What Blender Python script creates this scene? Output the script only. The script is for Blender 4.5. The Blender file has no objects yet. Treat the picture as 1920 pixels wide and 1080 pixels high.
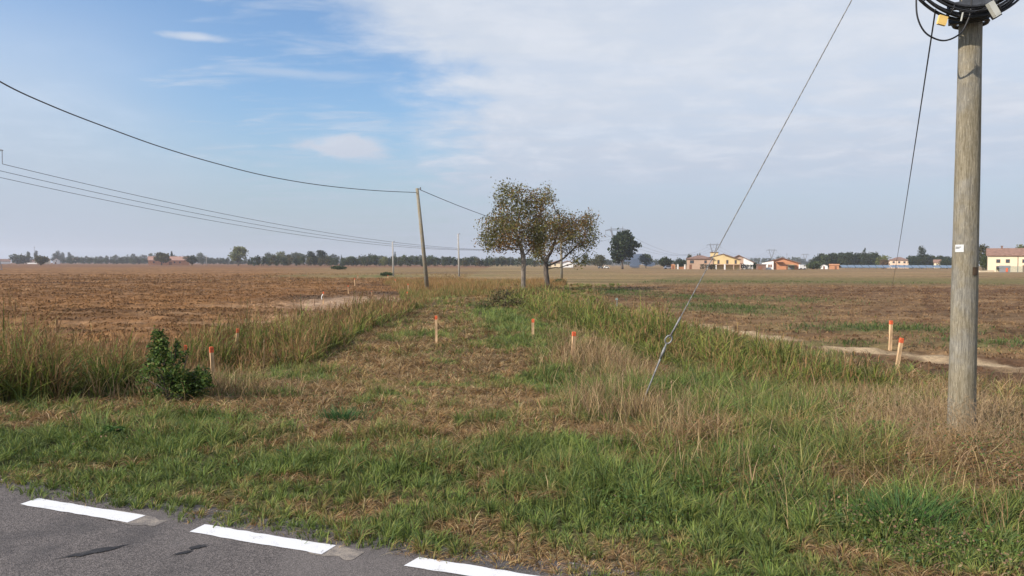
import bpy, math, random
import numpy as np
from mathutils import Matrix, Vector, Euler

R = math.radians
rng = np.random.default_rng(7)
random.seed(7)
scene = bpy.context.scene
COL = scene.collection

# ------------------------------------------------------------------ camera
CAMZ, FPX = 1.6, 1400.0
cam_d = bpy.data.cameras.new('camera'); cam = bpy.data.objects.new('camera', cam_d); COL.objects.link(cam)
cam_d.sensor_width = 36.0; cam_d.lens = 36.0 * FPX / 1920.0
cam_d.clip_start = 0.05; cam_d.clip_end = 9000
PITCH = math.atan((540 - 494) / FPX); ROLL = R(0.18)
RM = (Matrix.Rotation(R(90) - PITCH, 3, 'X') @ Matrix.Rotation(ROLL, 3, 'Z'))
cam.matrix_world = Matrix.Translation((0, 0, CAMZ)) @ RM.to_4x4()
scene.camera = cam

# ------------------------------------------------------------------ sun, sky, exposure
SUN_EL, SUN_AZ = R(33), R(-118)          # azimuth clockwise from +Y: from the left, slightly behind
sd = Vector((math.sin(SUN_AZ) * math.cos(SUN_EL), math.cos(SUN_AZ) * math.cos(SUN_EL), math.sin(SUN_EL)))
sl = bpy.data.lights.new('sun', 'SUN'); sl.energy = 4.9; sl.angle = R(0.6); sl.color = (1.0, 0.90, 0.76)
so = bpy.data.objects.new('sun', sl); COL.objects.link(so)
so.rotation_euler = sd.to_track_quat('Z', 'Y').to_euler()
so.location = (0, 0, 40)
scene.view_settings.view_transform = 'Standard'
scene.view_settings.look = 'None'
scene.view_settings.exposure = 0.30
scene.view_settings.gamma = 1.0
scene.view_settings.use_curve_mapping = False
scene.render.resolution_x = 1024; scene.render.resolution_y = 576
scene.cycles.max_bounces = 6; scene.cycles.diffuse_bounces = 3
scene.cycles.transparent_max_bounces = 8; scene.cycles.volume_bounces = 1

class NT:
    """tiny helper for building node trees"""
    def __init__(s, tree): s.t = tree; s.n = tree.nodes; s.l = tree.links
    def new(s, typ, **kw):
        n = s.n.new(typ)
        for k, v in kw.items(): setattr(n, k, v)
        return n
    def put(s, sock, v):
        if isinstance(v, bpy.types.NodeSocket): s.l.new(v, sock)
        elif v is not None:
            if isinstance(v, (tuple, list)) and len(v) == 3 and len(sock.default_value) == 4: v = (*v, 1)
            sock.default_value = v
    def m(s, op, a, b=None, c=None, clamp=False):
        n = s.new('ShaderNodeMath', operation=op, use_clamp=clamp)
        for i, v in enumerate((a, b, c)):
            if v is not None: s.put(n.inputs[i], v)
        return n.outputs[0]
    def mix(s, f, a, b, blend='MIX'):
        n = s.new('ShaderNodeMix', data_type='RGBA', blend_type=blend)
        s.put(n.inputs[0], f); s.put(n.inputs[6], a); s.put(n.inputs[7], b)
        return n.outputs[2]
    def noise(s, vec, scale, detail=4, rough=0.55, dist=0.0):
        n = s.new('ShaderNodeTexNoise'); s.put(n.inputs['Vector'], vec)
        n.inputs['Scale'].default_value = scale; n.inputs['Detail'].default_value = detail
        n.inputs['Roughness'].default_value = rough; n.inputs['Distortion'].default_value = dist
        return n.outputs[0]
    def ss(s, x, a, b):      # smoothstep
        n = s.new('ShaderNodeMapRange', interpolation_type='SMOOTHSTEP')
        s.put(n.inputs[0], x); n.inputs[1].default_value = a; n.inputs[2].default_value = b
        return n.outputs[0]

world = bpy.data.worlds.new('World'); scene.world = world; world.use_nodes = True
w = NT(world.node_tree); w.n.clear()
tc = w.new('ShaderNodeTexCoord'); sep = w.new('ShaderNodeSeparateXYZ'); w.l.new(tc.outputs['Generated'], sep.inputs[0])
X, Y, Z = sep.outputs
sky = w.new('ShaderNodeTexSky', sky_type='NISHITA'); sky.sun_disc = False
sky.sun_elevation = SUN_EL; sky.sun_rotation = SUN_AZ
sky.air_density = 1.3; sky.dust_density = 1.2; sky.ozone_density = 2.2; sky.altitude = 100
D2 = 180 / math.pi
az = w.m('MULTIPLY', w.m('ARCTAN2', X, Y), D2)                 # degrees right of straight ahead
el = w.m('MULTIPLY', w.m('ARCSINE', Z), D2)
zc = w.m('MAXIMUM', w.m('ADD', Z, 0.10), 0.02)
cmb = w.new('ShaderNodeCombineXYZ')                              # cloud deck projection
w.put(cmb.inputs[0], w.m('DIVIDE', X, zc)); w.put(cmb.inputs[1], w.m('DIVIDE', Y, zc))
deck = cmb.outputs[0]
mp = w.new('ShaderNodeMapping'); w.l.new(deck, mp.inputs[0]); mp.inputs['Rotation'].default_value = (0, 0, R(24)); mp.inputs['Scale'].default_value = (0.55, 1.6, 1)
wis = w.noise(mp.outputs[0], 1.7, 7, 0.62, 0.5)
big = w.noise(deck, 0.55, 4, 0.5, 0.3)
fine = w.noise(mp.outputs[0], 5.0, 6, 0.65, 0.8)
fluf = w.noise(deck, 3.2, 7, 0.62, 0.3)
# the big veil on the right: its ragged left edge drifts left higher up
e0 = w.m('ADD', w.m('MULTIPLY', w.ss(el, 13.0, 20.5), -9.0), -5.6)
e1 = w.m('SUBTRACT', az, e0)
e2 = w.m('ADD', e1, w.m('MULTIPLY', w.m('SUBTRACT', fluf, 0.5), 13.0))
e2 = w.m('ADD', e2, w.m('MULTIPLY', w.m('SUBTRACT', wis, 0.5), 9.0))
veil = w.ss(e2, -4.2, 4.6)
veil = w.m('MULTIPLY', veil, w.m('ADD', w.m('MULTIPLY', w.ss(el, 4.0, 7.5), 0.45), 0.55))
veil = w.m('MULTIPLY', veil, w.m('ADD', 0.86, w.m('MULTIPLY', w.ss(w.m('ADD', w.m('MULTIPLY', wis, 0.6), w.m('MULTIPLY', fluf, 0.4)), 0.36, 0.62), 0.14)))
# thin streaks in the blue
st = w.m('MULTIPLY', w.ss(w.m('ADD', w.m('MULTIPLY', wis, 0.55), w.m('MULTIPLY', fine, 0.45)), 0.46, 0.70), 0.55)
# milky left side
lf = w.m('MULTIPLY', w.ss(w.m('ADD', w.m('MULTIPLY', az, -1.0), w.m('MULTIPLY', w.m('SUBTRACT', big, 0.5), 14.0)), 17.0, 34.0), 0.60)
lf = w.m('MULTIPLY', lf, w.ss(w.m('MULTIPLY', el, -1.0), -20.0, -9.0))
# small wisp cloud
def blob(a0, e0_, ra, re, thr0, thr1, amt):
    dx = w.m('DIVIDE', w.m('SUBTRACT', az, a0), ra); dy = w.m('DIVIDE', w.m('SUBTRACT', el, e0_), re)
    r = w.m('SQRT', w.m('ADD', w.m('MULTIPLY', dx, dx), w.m('MULTIPLY', dy, dy)))
    r = w.m('ADD', r, w.m('MULTIPLY', w.m('SUBTRACT', fluf, 0.5), 2.6))
    return w.m('MULTIPLY', w.m('SUBTRACT', 1.0, w.ss(r, thr0, thr1)), amt)
b1 = blob(-12.6, 8.6, 3.4, 1.1, 0.35, 1.3, 1.0)
b2 = blob(-22.3, 18.7, 1.2, 0.9, 0.1, 1.3, 0.8)
b3 = blob(-22.6, 15.4, 2.2, 0.35, 0.1, 1.3, 0.8)
b4 = blob(-16.5, 13.6, 6.5, 0.40, 0.0, 1.5, 0.38); b5 = blob(-8.5, 19.5, 5.5, 1.2, 0.1, 1.5, .7)
msk = w.m('MAXIMUM', w.m('MAXIMUM', veil, st), w.m('MAXIMUM', b4, b5))
for q in (lf, b1, b2, b3): msk = w.m('MAXIMUM', msk, q)
msk = w.m('MULTIPLY', msk, w.ss(el, -1.0, 1.0))
low = w.m('SUBTRACT', 1.0, w.ss(el, 0.0, 13.0))                   # moist air low down
skyc = w.mix(1.0, sky.outputs[0], (0.90, 1.08, 1.32), 'MULTIPLY')
skyc = w.mix(w.m('MULTIPLY', low, 0.85), skyc, (3.35, 3.98, 4.95))
cloudc = w.mix(w.ss(el, 2.0, 15.0), (3.9, 4.4, 5.4), (5.15, 5.6, 6.35))
cloudc = w.mix(w.m('MULTIPLY', w.m('MULTIPLY', w.ss(fluf, 0.40, 0.72), w.ss(el, 4.0, 9.0)), 0.55), cloudc, (6.0, 6.3, 6.95))
allc = w.mix(msk, skyc, cloudc)
bg = w.new('ShaderNodeBackground'); w.l.new(allc, bg.inputs[0]); bg.inputs[1].default_value = 0.105
wo = w.new('ShaderNodeOutputWorld'); w.l.new(bg.outputs[0], wo.inputs[0])

# ------------------------------------------------------------------ picture <-> place
def ray(px, py):
    return RM @ Vector(((px - 960) / FPX, -(py - 540) / FPX, -1.0))
def GP(px, py, z=-0.5):          # the ground point seen there
    d = ray(px, py); t = (z - CAMZ) / d.z
    return Vector((d.x * t, d.y * t, z))
def AT(px, py, yd):              # the point seen there at forward distance yd
    d = ray(px, py); t = yd / d.y
    return Vector((d.x * t, yd, CAMZ + d.z * t))

# ------------------------------------------------------------------ tagging
def tag(o, label=None, cat=None, group=None, kind=None):
    if label: o['label'] = label
    if cat: o['category'] = cat
    if group: o['group'] = group
    if kind: o['kind'] = kind
    return o
def empty(name, loc, label, cat, group=None, rz=0.0):
    o = bpy.data.objects.new(name, None); COL.objects.link(o)
    o.empty_display_size = 0.2
    o.location = loc; o.rotation_euler = (0, 0, rz)
    return tag(o, label, cat, group)

# ------------------------------------------------------------------ mesh collectors
class MB:
    def __init__(s): s.v = []; s.f = []
    def add(s, vs, fs):
        b = len(s.v); s.v += [tuple(v) for v in vs]; s.f += [tuple(b + i for i in f) for f in fs]
    def box(s, c, d, rz=0.0):
        cx, cy, cz = c; x, y, z = d[0] / 2, d[1] / 2, d[2] / 2
        cr, sr = math.cos(rz), math.sin(rz)
        vs = [(cx + a * cr - b * sr, cy + a * sr + b * cr, cz + e) for a, b, e in
              ((-x, -y, -z), (x, -y, -z), (x, y, -z), (-x, y, -z), (-x, -y, z), (x, -y, z), (x, y, z), (-x, y, z))]
        s.add(vs, [(0, 3, 2, 1), (4, 5, 6, 7), (0, 1, 5, 4), (1, 2, 6, 5), (2, 3, 7, 6), (3, 0, 4, 7)])
        return s
    def tube(s, pts, rad, n=6, cap=True):
        pts = [Vector(p) for p in pts]
        if not hasattr(rad, '__len__'): rad = [rad] * len(pts)
        b = len(s.v); up = None
        for i, p in enumerate(pts):
            t = (pts[min(i + 1, len(pts) - 1)] - pts[max(i - 1, 0)])
            if t.length < 1e-9: t = Vector((0, 0, 1))
            t.normalize()
            if up is None: up = Vector((0, 0, 1)) if abs(t.z) < 0.9 else Vector((1, 0, 0))
            u = t.cross(up)
            if u.length < 1e-6: u = t.cross(Vector((1, 0.3, 0)))
            u.normalize(); v = u.cross(t); up = v
            for k in range(n):
                a = 2 * math.pi * k / n
                s.v.append(tuple(p + (u * math.cos(a) + v * math.sin(a)) * rad[i]))
        for i in range(len(pts) - 1):
            for k in range(n):
                k2 = (k + 1) % n
                s.f.append((b + i * n + k, b + (i + 1) * n + k, b + (i + 1) * n + k2, b + i * n + k2))
        if cap:
            s.f.append(tuple(b + k for k in range(n)))
            e = b + (len(pts) - 1) * n
            s.f.append(tuple(e + k for k in reversed(range(n))))
        return s
    def prism(s, poly, y0, y1):     # polygon in xz pushed along y
        n = len(poly)
        s.add([(x, y0, z) for x, z in poly] + [(x, y1, z) for x, z in poly],
              [tuple(range(n)), tuple(reversed(range(n, 2 * n)))] + [(i, i + n, (i + 1) % n + n, (i + 1) % n) for i in range(n)])
        return s
    def build(s, name, mat, parent=None, smooth=False):
        me = bpy.data.meshes.new(name); me.from_pydata(s.v, [], s.f); me.materials.append(mat)
        me.update()
        if smooth: me.polygons.foreach_set('use_smooth', [True] * len(me.polygons))
        o = bpy.data.objects.new(name, me); COL.objects.link(o)
        if parent is not None: o.parent = parent
        return o

def np_mesh(name, V, loops, lstart, ltot, mat, col=None, smooth=False, parent=None, link=True):
    me = bpy.data.meshes.new(name)
    me.vertices.add(len(V)); me.vertices.foreach_set('co', np.ascontiguousarray(V, dtype=np.float32).ravel())
    me.loops.add(len(loops)); me.loops.foreach_set('vertex_index', np.ascontiguousarray(loops, dtype=np.int32))
    me.polygons.add(len(lstart)); me.polygons.foreach_set('loop_start', np.ascontiguousarray(lstart, dtype=np.int32))
    try: me.polygons.foreach_set('loop_total', np.ascontiguousarray(ltot, dtype=np.int32))
    except Exception: pass
    me.polygons.foreach_set('use_smooth', np.full(len(lstart), smooth, dtype=bool))
    if col is not None:
        a = me.attributes.new('Col', 'FLOAT_COLOR', 'POINT')
        c = np.ones((len(V), 4), dtype=np.float32); c[:, :3] = col
        a.data.foreach_set('color', c.ravel())
    me.materials.append(mat); me.update(calc_edges=True)
    o = bpy.data.objects.new(name, me)
    COL.objects.link(o)
    if parent is not None: o.parent = parent
    return o

# ------------------------------------------------------------------ numpy noise
def _h(ix, iy, s):
    n = (ix.astype(np.int64) * 374761393 + iy.astype(np.int64) * 668265263 + s * 1442695041) & 0xffffffff
    n = ((n ^ (n >> 13)) * 1274126177) & 0xffffffff
    return ((n ^ (n >> 16)) & 0xffffff) / float(0xffffff)
def vn(x, y, s=0):
    ix, iy = np.floor(x), np.floor(y); fx, fy = x - ix, y - iy
    fx = fx * fx * (3 - 2 * fx); fy = fy * fy * (3 - 2 * fy)
    a, b, c, d = _h(ix, iy, s), _h(ix + 1, iy, s), _h(ix, iy + 1, s), _h(ix + 1, iy + 1, s)
    return (a * (1 - fx) + b * fx) * (1 - fy) + (c * (1 - fx) + d * fx) * fy
def fbm(x, y, s=0, o=4, g=0.5):
    r = 0; a = 1; t = 0
    for i in range(o):
        r = r + a * vn(x * 2 ** i + 17.3 * i, y * 2 ** i - 9.1 * i, s + i); t += a; a *= g
    return r / t
def sst(x, a, b):
    t = np.clip((x - a) / (b - a), 0, 1); return t * t * (3 - 2 * t)
def pdist(x, y, pts):
    best = np.full(np.shape(x), 1e9)
    for (x0, y0), (x1, y1) in zip(pts[:-1], pts[1:]):
        dx, dy = x1 - x0, y1 - y0; L = dx * dx + dy * dy
        t = np.clip(((x - x0) * dx + (y - y0) * dy) / L, 0, 1)
        best = np.minimum(best, np.hypot(x - x0 - t * dx, y - y0 - t * dy))
    return best
A3 = lambda *c: np.array(c, dtype=np.float64)

# ------------------------------------------------------------------ lay of the land
NX, NY = 0.357, 0.934                  # points away from the road
RX, RY = 0.934, -0.357                 # along the road, to the right
E0 = (-3.55, 5.42)                     # a point on the asphalt edge
def sroad(x, y): return (x - E0[0]) * NX + (y - E0[1]) * NY
DL = [(-60, 30.1), (-7.0, 9.9), (-6.1, 11.0), (-5.9, 14), (-5.7, 20), (-5.4, 36)]
DR = [(5.5, 12.7), (4.7, 14.4), (4.1, 20), (2.7, 28), (1.5, 38), (1.6, 52)]
def height(x, y, rough=True):
    s = sroad(x, y)
    z = -0.03 - 0.10 * sst(s, 0, 3) - 0.40 * sst(s, 2.5, 9)
    z = z - 0.32 * np.exp(-(pdist(x, y, DL) / 0.9) ** 2) - 0.35 * np.exp(-(pdist(x, y, DR) / 1.0) ** 2)
    if rough:
        m = sst(s, 0.15, 1.2) * (1 - sst(np.hypot(x, y), 150, 400))
        z = z + m * (0.10 * (fbm(x * 0.7, y * 0.7, 5, 3) - 0.5) + 0.05 * (fbm(x * 3, y * 3, 6, 2) - 0.5))
        pl = plough(x, y) * (1 - sst(np.hypot(x, y), 120, 300))
        z = z + pl * (0.18 * (fbm(x * 2.2, y * 2.2, 9, 4, 0.68) - 0.5) + 0.05 * np.sin((x * 0.35 + y * 0.93) * 5.0))
    return z
def leftfield(x, y):
    return sst(pdist(x, y, DL), 1.1, 2.0) * (x < -5.4 - 0.02 * np.maximum(y - 36, 0)) * (sroad(x, y) > 4.2)
def plough(x, y):
    rf = rightfield(x, y)
    return np.clip(leftfield(x, y) + rf * 0.75, 0, 1)
def rightfield(x, y):
    xb = np.interp(y, [0, 12, 14, 20, 28, 40, 52, 70, 120], [13, 8.6, 6.9, 6.2, 5.2, 4.3, 5.0, 9.0, 25.0])
    return sst(x - xb, 0, 1.4) * (y > 8)
BLOBS = []
def blobs(x, y, lst):
    r = np.zeros(np.shape(x))
    for (cx, cy, rx, ry, a) in lst:
        r = np.maximum(r, a * np.exp(-(((x - cx) / rx) ** 2 + ((y - cy) / ry) ** 2)))
    return r
def BL(*rows):     # blobs given by where the photo shows them on the ground
    out = []
    for px, py, rx, ry, a in rows:
        z = -0.2 if py > 820 else -0.45
        p = GP(px, py, z); h = CAMZ - z
        out.append((p.x, p.y, rx / FPX * p.y, p.y * p.y * ry / (h * FPX), a))
    return out
GREEN = BL((100, 860, 200, 25, 1), (400, 850, 140, 22, .9), (640, 900, 200, 30, .9), (900, 900, 240, 32, 1), (1130, 950, 200, 55, 1.1), (1000, 880, 200, 25, .8),
           (1350, 1010, 200, 60, 1.1), (1650, 1050, 220, 45, .8), (1150, 740, 60, 45, 1.2), (1120, 790, 60, 30, .9), (690, 770, 60, 22, .9), (950, 600, 40, 16, .7), (190, 830, 50, 14, 1.2),
           (1330, 740, 110, 22, .95), (1420, 790, 160, 40, .7), (1560, 850, 160, 35, .6), (1700, 980, 70, 25, 1), (1040, 700, 50, 20, .6), (1640, 870, 60, 20, .8), (600, 690, 90, 14, .5))
BROWN = BL((860, 690, 170, 40, 1), (900, 740, 160, 35, .9), (620, 750, 130, 30, .8), (340, 800, 170, 22, .95), (700, 640, 70, 22, .6), (820, 590, 50, 30, .7), (720, 1010, 190, 28, .3), (330, 905, 200, 12, .5),
           (900, 1010, 120, 28, .3), (750, 830, 160, 18, .6), (1250, 900, 120, 40, .6), (1180, 830, 90, 35, .7), (1780, 830, 180, 80, .9), (1900, 900, 160, 60, .8), (1500, 930, 150, 40, .5), (520, 800, 120, 20, .6),
           (1000, 1060, 100, 20, .2), (1450, 960, 60, 25, .7), (350, 985, 300, 10, .2))
GREENF = BL((1370, 575, 110, 11, .9), (1300, 555, 90, 6, .7), (1650, 612, 190, 9, .9), (1850, 640, 120, 12, .8), (1560, 640, 130, 8, .7), (1480, 560, 110, 6, .55), (1540, 665, 90, 8, .6), (1150, 545, 80, 7, 1), (1800, 735, 200, 12, .7), (1620, 690, 90, 14, .7), (1730, 705, 120, 10, .6),
            (700, 517, 110, 3, 1), (560, 516, 40, 2, .8), (900, 516, 50, 2, .5), (1500, 527, 700, 3, .5))
DARKF = BL((600, 556, 80, 5, 1.4), (730, 549, 80, 3.5, 1.5), (140, 595, 60, 5, .7), (350, 596, 50, 4, .6), (700, 534, 60, 2, .9), (1850, 590, 120, 12, .6), (1700, 740, 120, 14, .5), (1800, 695, 150, 6, .4),
           (560, 560, 40, 4, .7), (830, 511, 120, 1.6, .8), (1000, 512, 100, 1.3, .5))
SANDF = BL((665, 564, 95, 11, 1.5), (745, 562, 45, 8, 1.2), (800, 690, 1, 1, 0), (500, 600, 60, 4, .6), (560, 590, 60, 5, .5))
TRK = [GP(1100, 575), GP(1250, 600), GP(1370, 620), GP(1560, 650), GP(1720, 665), GP(1920, 690), GP(2250, 735)]
TRK = [(p.x, p.y) for p in TRK]

def ground_colour(x, y):
    d = np.hypot(x, y); s = sroad(x, y)
    n1 = fbm(x * 0.35, y * 0.35, 21, 4); n2 = fbm(x * 1.7, y * 1.7, 31, 4, 0.6); n3 = fbm(x * 0.03, y * 0.08, 41, 4)
    # matted verge under the grass
    g = A3(0.075, 0.085, 0.030); b = A3(0.150, 0.105, 0.055)
    t = np.clip(0.5 + 1.6 * (n1 - 0.5) + 0.9 * (n2 - 0.5) + blobs(x, y, BROWN) * 0.7 - blobs(x, y, GREEN) * 0.7, 0, 1)[..., None]
    c = g * (1 - t) + b * t
    # open land ahead: pale dry stubble
    far = sst(y + 0.0 * x, 38, 60)[..., None]
    stub = A3(0.240, 0.165, 0.082) * (0.8 + 0.4 * n3[..., None] + 0.25 * (n2[..., None] - 0.5))
    stub = stub * (1 - .30 * sst(fbm(x * .012 + 3, y * .16, 78, 3), .52, .66)[..., None]) * (1 + .22 * (fbm(x * .05, y * .5, 79, 3) - .5)[..., None] * 2)
    band = sst(fbm(x * 0.006, y * 0.05, 77, 3), 0.45, 0.62)[..., None]
    stub = stub * (1 - 0.25 * band) + A3(0.20, 0.17, 0.07) * 0.25 * band
    c = c * (1 - far) + stub * far
    # left ploughed field
    lf = leftfield(x, y)
    lfar = sst(d, 260, 460)
    br = A3(0.182, 0.090, 0.038); br2 = A3(0.275, 0.148, 0.064); brd = A3(0.090, 0.053, 0.032)
    k = np.clip(0.5 + 1.9 * (n2 - 0.5) + 0.9 * (n3 - 0.5), 0, 1)[..., None]
    pc = br * (1 - k) + br2 * k
    streak = sst(fbm(x * 0.10 + y * 0.02, y * 0.7, 55, 3), 0.56, 0.70)[..., None]
    pc = pc * (1 - 0.6 * streak) + brd * 0.6 * streak
    st2 = sst(fbm(x * 0.04 - y * .01, y * 0.22, 57, 3), 0.50, 0.68)[..., None]
    pc = pc * (1 - .28 * st2)
    st3 = sst(fbm(x * 0.22 + 40, y * 1.4, 59, 3), 0.60, 0.72)[..., None]
    pc = pc * (1 - .45 * st3) + A3(.29, .18, .10) * .45 * st3
    end = (sst(y, 100, 112))[..., None] * 0.75 * (1 - sst(-x / np.maximum(y, 1), 0.18, 0.36))[..., None]
    pc = pc * (1 - end) + stub * end
    pc = pc * (1 - lfar[..., None]) + (A3(0.160, 0.082, 0.042)) * lfar[..., None]
    c = c * (1 - lf[..., None]) + pc * lf[..., None]
    # right field
    rf = rightfield(x, y)
    py = 494 + 2.1 * FPX / np.maximum(y, 1)     # only a convenient log-like coordinate of distance
    rd = A3(0.112, 0.062, 0.034); rt = A3(0.240, 0.150, 0.078)
    k = np.clip(0.46 + 2.3 * (n2 - 0.5) + 1.4 * (n3 - 0.5) + 1.0 * (fbm(x * .12, y * .5, 66, 3) - .5), 0, 1)[..., None]
    rc = rd * (1 - k) + rt * k
    ol = (sst(y, 70, 92))[..., None]
    rc = rc * (1 - ol) + (A3(0.175, 0.135, 0.060) * (0.85 + 0.4 * (n2[..., None] - .3))) * ol
    vf = (sst(y, 108, 135))[..., None]
    rc = rc * (1 - vf) + stub * A3(1.0, .95, 1.0) * vf
    c = c * (1 - rf[..., None]) + rc * rf[..., None]
    # patches of weed, darker soil, sand
    gf = (blobs(x, y, GREENF) * np.clip(0.45 + 2.2 * (n2 - 0.4), 0, 1))[..., None] * 0.85
    c = c * (1 - gf) + A3(0.085, 0.110, 0.035) * gf
    df = (np.clip(blobs(x, y, DARKF) * (0.55 + 1.6 * (n2 - 0.4)), 0, 1))[..., None] * 0.85
    c = c * (1 - df) + A3(0.050, 0.038, 0.030) * df
    sf = (np.clip(blobs(x, y, SANDF) * (0.7 + 1.8 * (n2 - 0.35)), 0, 1))[..., None]
    c = c * (1 - sf) + A3(0.36, 0.245, 0.160) * sf
    td = pdist(x, y, TRK)
    tk = ((1 - sst(td, 0.20, 0.66 + 0.9 * (n2 - .5))) * sst(fbm(x * .5, y * .5, 91, 3), 0.22, 0.42))[..., None]
    tk = tk * (.75 + .5 * (n1[..., None] - .3))
    c = c * (1 - tk) + A3(0.46, 0.345, 0.215) * tk
    # shade at the foot of the reed beds, painted into the ground colour
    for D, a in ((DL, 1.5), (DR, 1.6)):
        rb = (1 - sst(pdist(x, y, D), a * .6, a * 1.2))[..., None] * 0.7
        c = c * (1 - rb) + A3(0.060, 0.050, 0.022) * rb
    # gravelly road shoulder
    sh = (1 - sst(s + 0.25 * (n2 - .5), 0.02, 0.22))[..., None]
    c = c * (1 - sh) + A3(0.20, 0.165, 0.130) * (0.6 + 0.8 * n2[..., None]) * sh
    return np.clip(c, 0.01, 0.9)

# ------------------------------------------------------------------ materials
def principled(nt, base, rough=0.85, bump=None, spec=0.25, metal=0.0):
    p = nt.new('ShaderNodeBsdfPrincipled'); nt.put(p.inputs['Base Color'], base); nt.put(p.inputs['Roughness'], rough)
    p.inputs['Specular IOR Level'].default_value = spec; p.inputs['Metallic'].default_value = metal
    if bump is not None: nt.l.new(bump, p.inputs['Normal'])
    return p
def new_mat(name):
    m = bpy.data.materials.new(name); m.use_nodes = True; m.node_tree.nodes.clear()
    nt = NT(m.node_tree); out = nt.new('ShaderNodeOutputMaterial'); return m, nt, out
def bumpn(nt, h, strength, dist):
    b = nt.new('ShaderNodeBump'); b.inputs['Strength'].default_value = strength; b.inputs['Distance'].default_value = dist
    nt.l.new(h, b.inputs['Height']); return b.outputs[0]
def simple(name, c, rough=0.8, var=0.25, scale=3.0, metal=0.0, spec=0.25, bump=0.0, stretch=None):
    m, nt, out = new_mat(name)
    t = nt.new('ShaderNodeTexCoord'); v = t.outputs['Object']
    if stretch:
        mpn = nt.new('ShaderNodeMapping'); mpn.inputs['Scale'].default_value = stretch; nt.l.new(v, mpn.inputs[0]); v = mpn.outputs[0]
    n = nt.noise(v, scale, 5, 0.6)
    f = nt.ss(n, 0.3, 0.7)
    col = nt.mix(f, tuple(x * (1 - var) for x in c), tuple(min(1, x * (1 + var)) for x in c))
    p = principled(nt, col, rough, bumpn(nt, n, bump, 0.02) if bump else None, spec, metal)
    nt.l.new(p.outputs[0], out.inputs[0]); return m
def leafmat(name, trans=0.35, rough=0.6):
    m, nt, out = new_mat(name)
    a = nt.new('ShaderNodeAttribute', attribute_name='Col')
    p = principled(nt, a.outputs['Color'], rough, None, 0.2)
    tr = nt.new('ShaderNodeBsdfTranslucent'); nt.l.new(a.outputs['Color'], tr.inputs[0])
    mx = nt.new('ShaderNodeMixShader'); mx.inputs[0].default_value = trans
    nt.l.new(p.outputs[0], mx.inputs[1]); nt.l.new(tr.outputs[0], mx.inputs[2]); nt.l.new(mx.outputs[0], out.inputs[0])
    return m
M = {}
M['leaf'] = leafmat('leaf'); M['blade'] = leafmat('blade', 0.30, 0.65)
def ground_mat():
    m, nt, out = new_mat('soil')
    a = nt.new('ShaderNodeAttribute', attribute_name='Col'); t = nt.new('ShaderNodeTexCoord'); v = t.outputs['Object']
    mp_ = nt.new('ShaderNodeMapping'); mp_.inputs['Scale'].default_value = (1, 1, 0.2); nt.l.new(v, mp_.inputs[0]); v = mp_.outputs[0]
    n1 = nt.noise(v, 7, 6, 0.7); n2 = nt.noise(v, 1.3, 5, 0.65); n3 = nt.noise(v, 40, 3, 0.6)
    f = nt.m('ADD', nt.m('MULTIPLY', n1, 0.9), nt.m('MULTIPLY', n2, 0.9))
    f = nt.m('MAXIMUM', nt.m('ADD', nt.m('MULTIPLY', nt.m('SUBTRACT', f, 0.9), 1.9), 1.0), 0.35)
    sc = nt.new('ShaderNodeVectorMath', operation='SCALE'); nt.l.new(a.outputs['Color'], sc.inputs[0]); nt.l.new(f, sc.inputs['Scale'])
    h = nt.m('ADD', n1, nt.m('MULTIPLY', n3, 0.25))
    p = principled(nt, sc.outputs[0], 0.95, bumpn(nt, h, 0.9, 0.10), 0.1)
    nt.l.new(p.outputs[0], out.inputs[0]); return m
M['soil'] = ground_mat()
def asphalt_mat():
    m, nt, out = new_mat('asphalt')
    t = nt.new('ShaderNodeTexCoord'); v = t.outputs['Object']
    vo = nt.new('ShaderNodeTexVoronoi'); vo.inputs['Scale'].default_value = 150; nt.l.new(v, vo.inputs[0])
    n1 = nt.noise(v, 130, 3, 0.6); n2 = nt.noise(v, 1.2, 5, 0.6); n3 = nt.noise(v, 12, 5, 0.65)
    sp = nt.new('ShaderNodeSeparateColor'); nt.l.new(vo.outputs['Color'], sp.inputs[0])
    g = nt.mix(nt.ss(sp.outputs[0], 0.15, 0.95), (0.060, 0.052, 0.049), (0.185, 0.160, 0.150))
    g = nt.mix(nt.m('MULTIPLY', nt.ss(n1, 0.35, 0.7), 0.4), g, (0.085, 0.075, 0.07))
    g = nt.mix(nt.m('MULTIPLY', nt.ss(n3, 0.50, 0.75), 0.35), g, (0.14, 0.12, 0.11))
    g = nt.mix(nt.m('MULTIPLY', nt.ss(n2, 0.46, 0.62), 0.6), g, (0.05, 0.046, 0.046))
    n4 = nt.noise(v, 0.5, 4, 0.6, 1.0)
    g = nt.mix(nt.m('MULTIPLY', nt.ss(n4, 0.45, 0.6), 0.35), g, (0.17, 0.15, 0.14))
    vc = nt.new('ShaderNodeTexVoronoi', feature='DISTANCE_TO_EDGE'); vc.inputs['Scale'].default_value = 0.9
    wv = nt.new('ShaderNodeVectorMath', operation='ADD'); nn_ = nt.new('ShaderNodeTexNoise'); nn_.inputs['Scale'].default_value = 3; nn_.inputs['Detail'].default_value = 6; nt.l.new(v, nn_.inputs[0]); nt.l.new(v, wv.inputs[0]); nt.l.new(nn_.outputs['Color'], wv.inputs[1]); nt.l.new(wv.outputs[0], vc.inputs[0])
    crk = nt.m('MULTIPLY', nt.m('SUBTRACT', 1.0, nt.ss(vc.outputs['Distance'], 0.0, 0.006)), nt.ss(n3, .48, .56))
    g = nt.mix(nt.m('MULTIPLY', crk, .7), g, (0.02, 0.018, 0.018))
    p = principled(nt, g, 0.85, bumpn(nt, nt.m('ADD', vo.outputs['Distance'], n1), 0.6, 0.006), 0.3)
    nt.l.new(p.outputs[0], out.inputs[0]); return m
M['asphalt'] = asphalt_mat()
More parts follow.
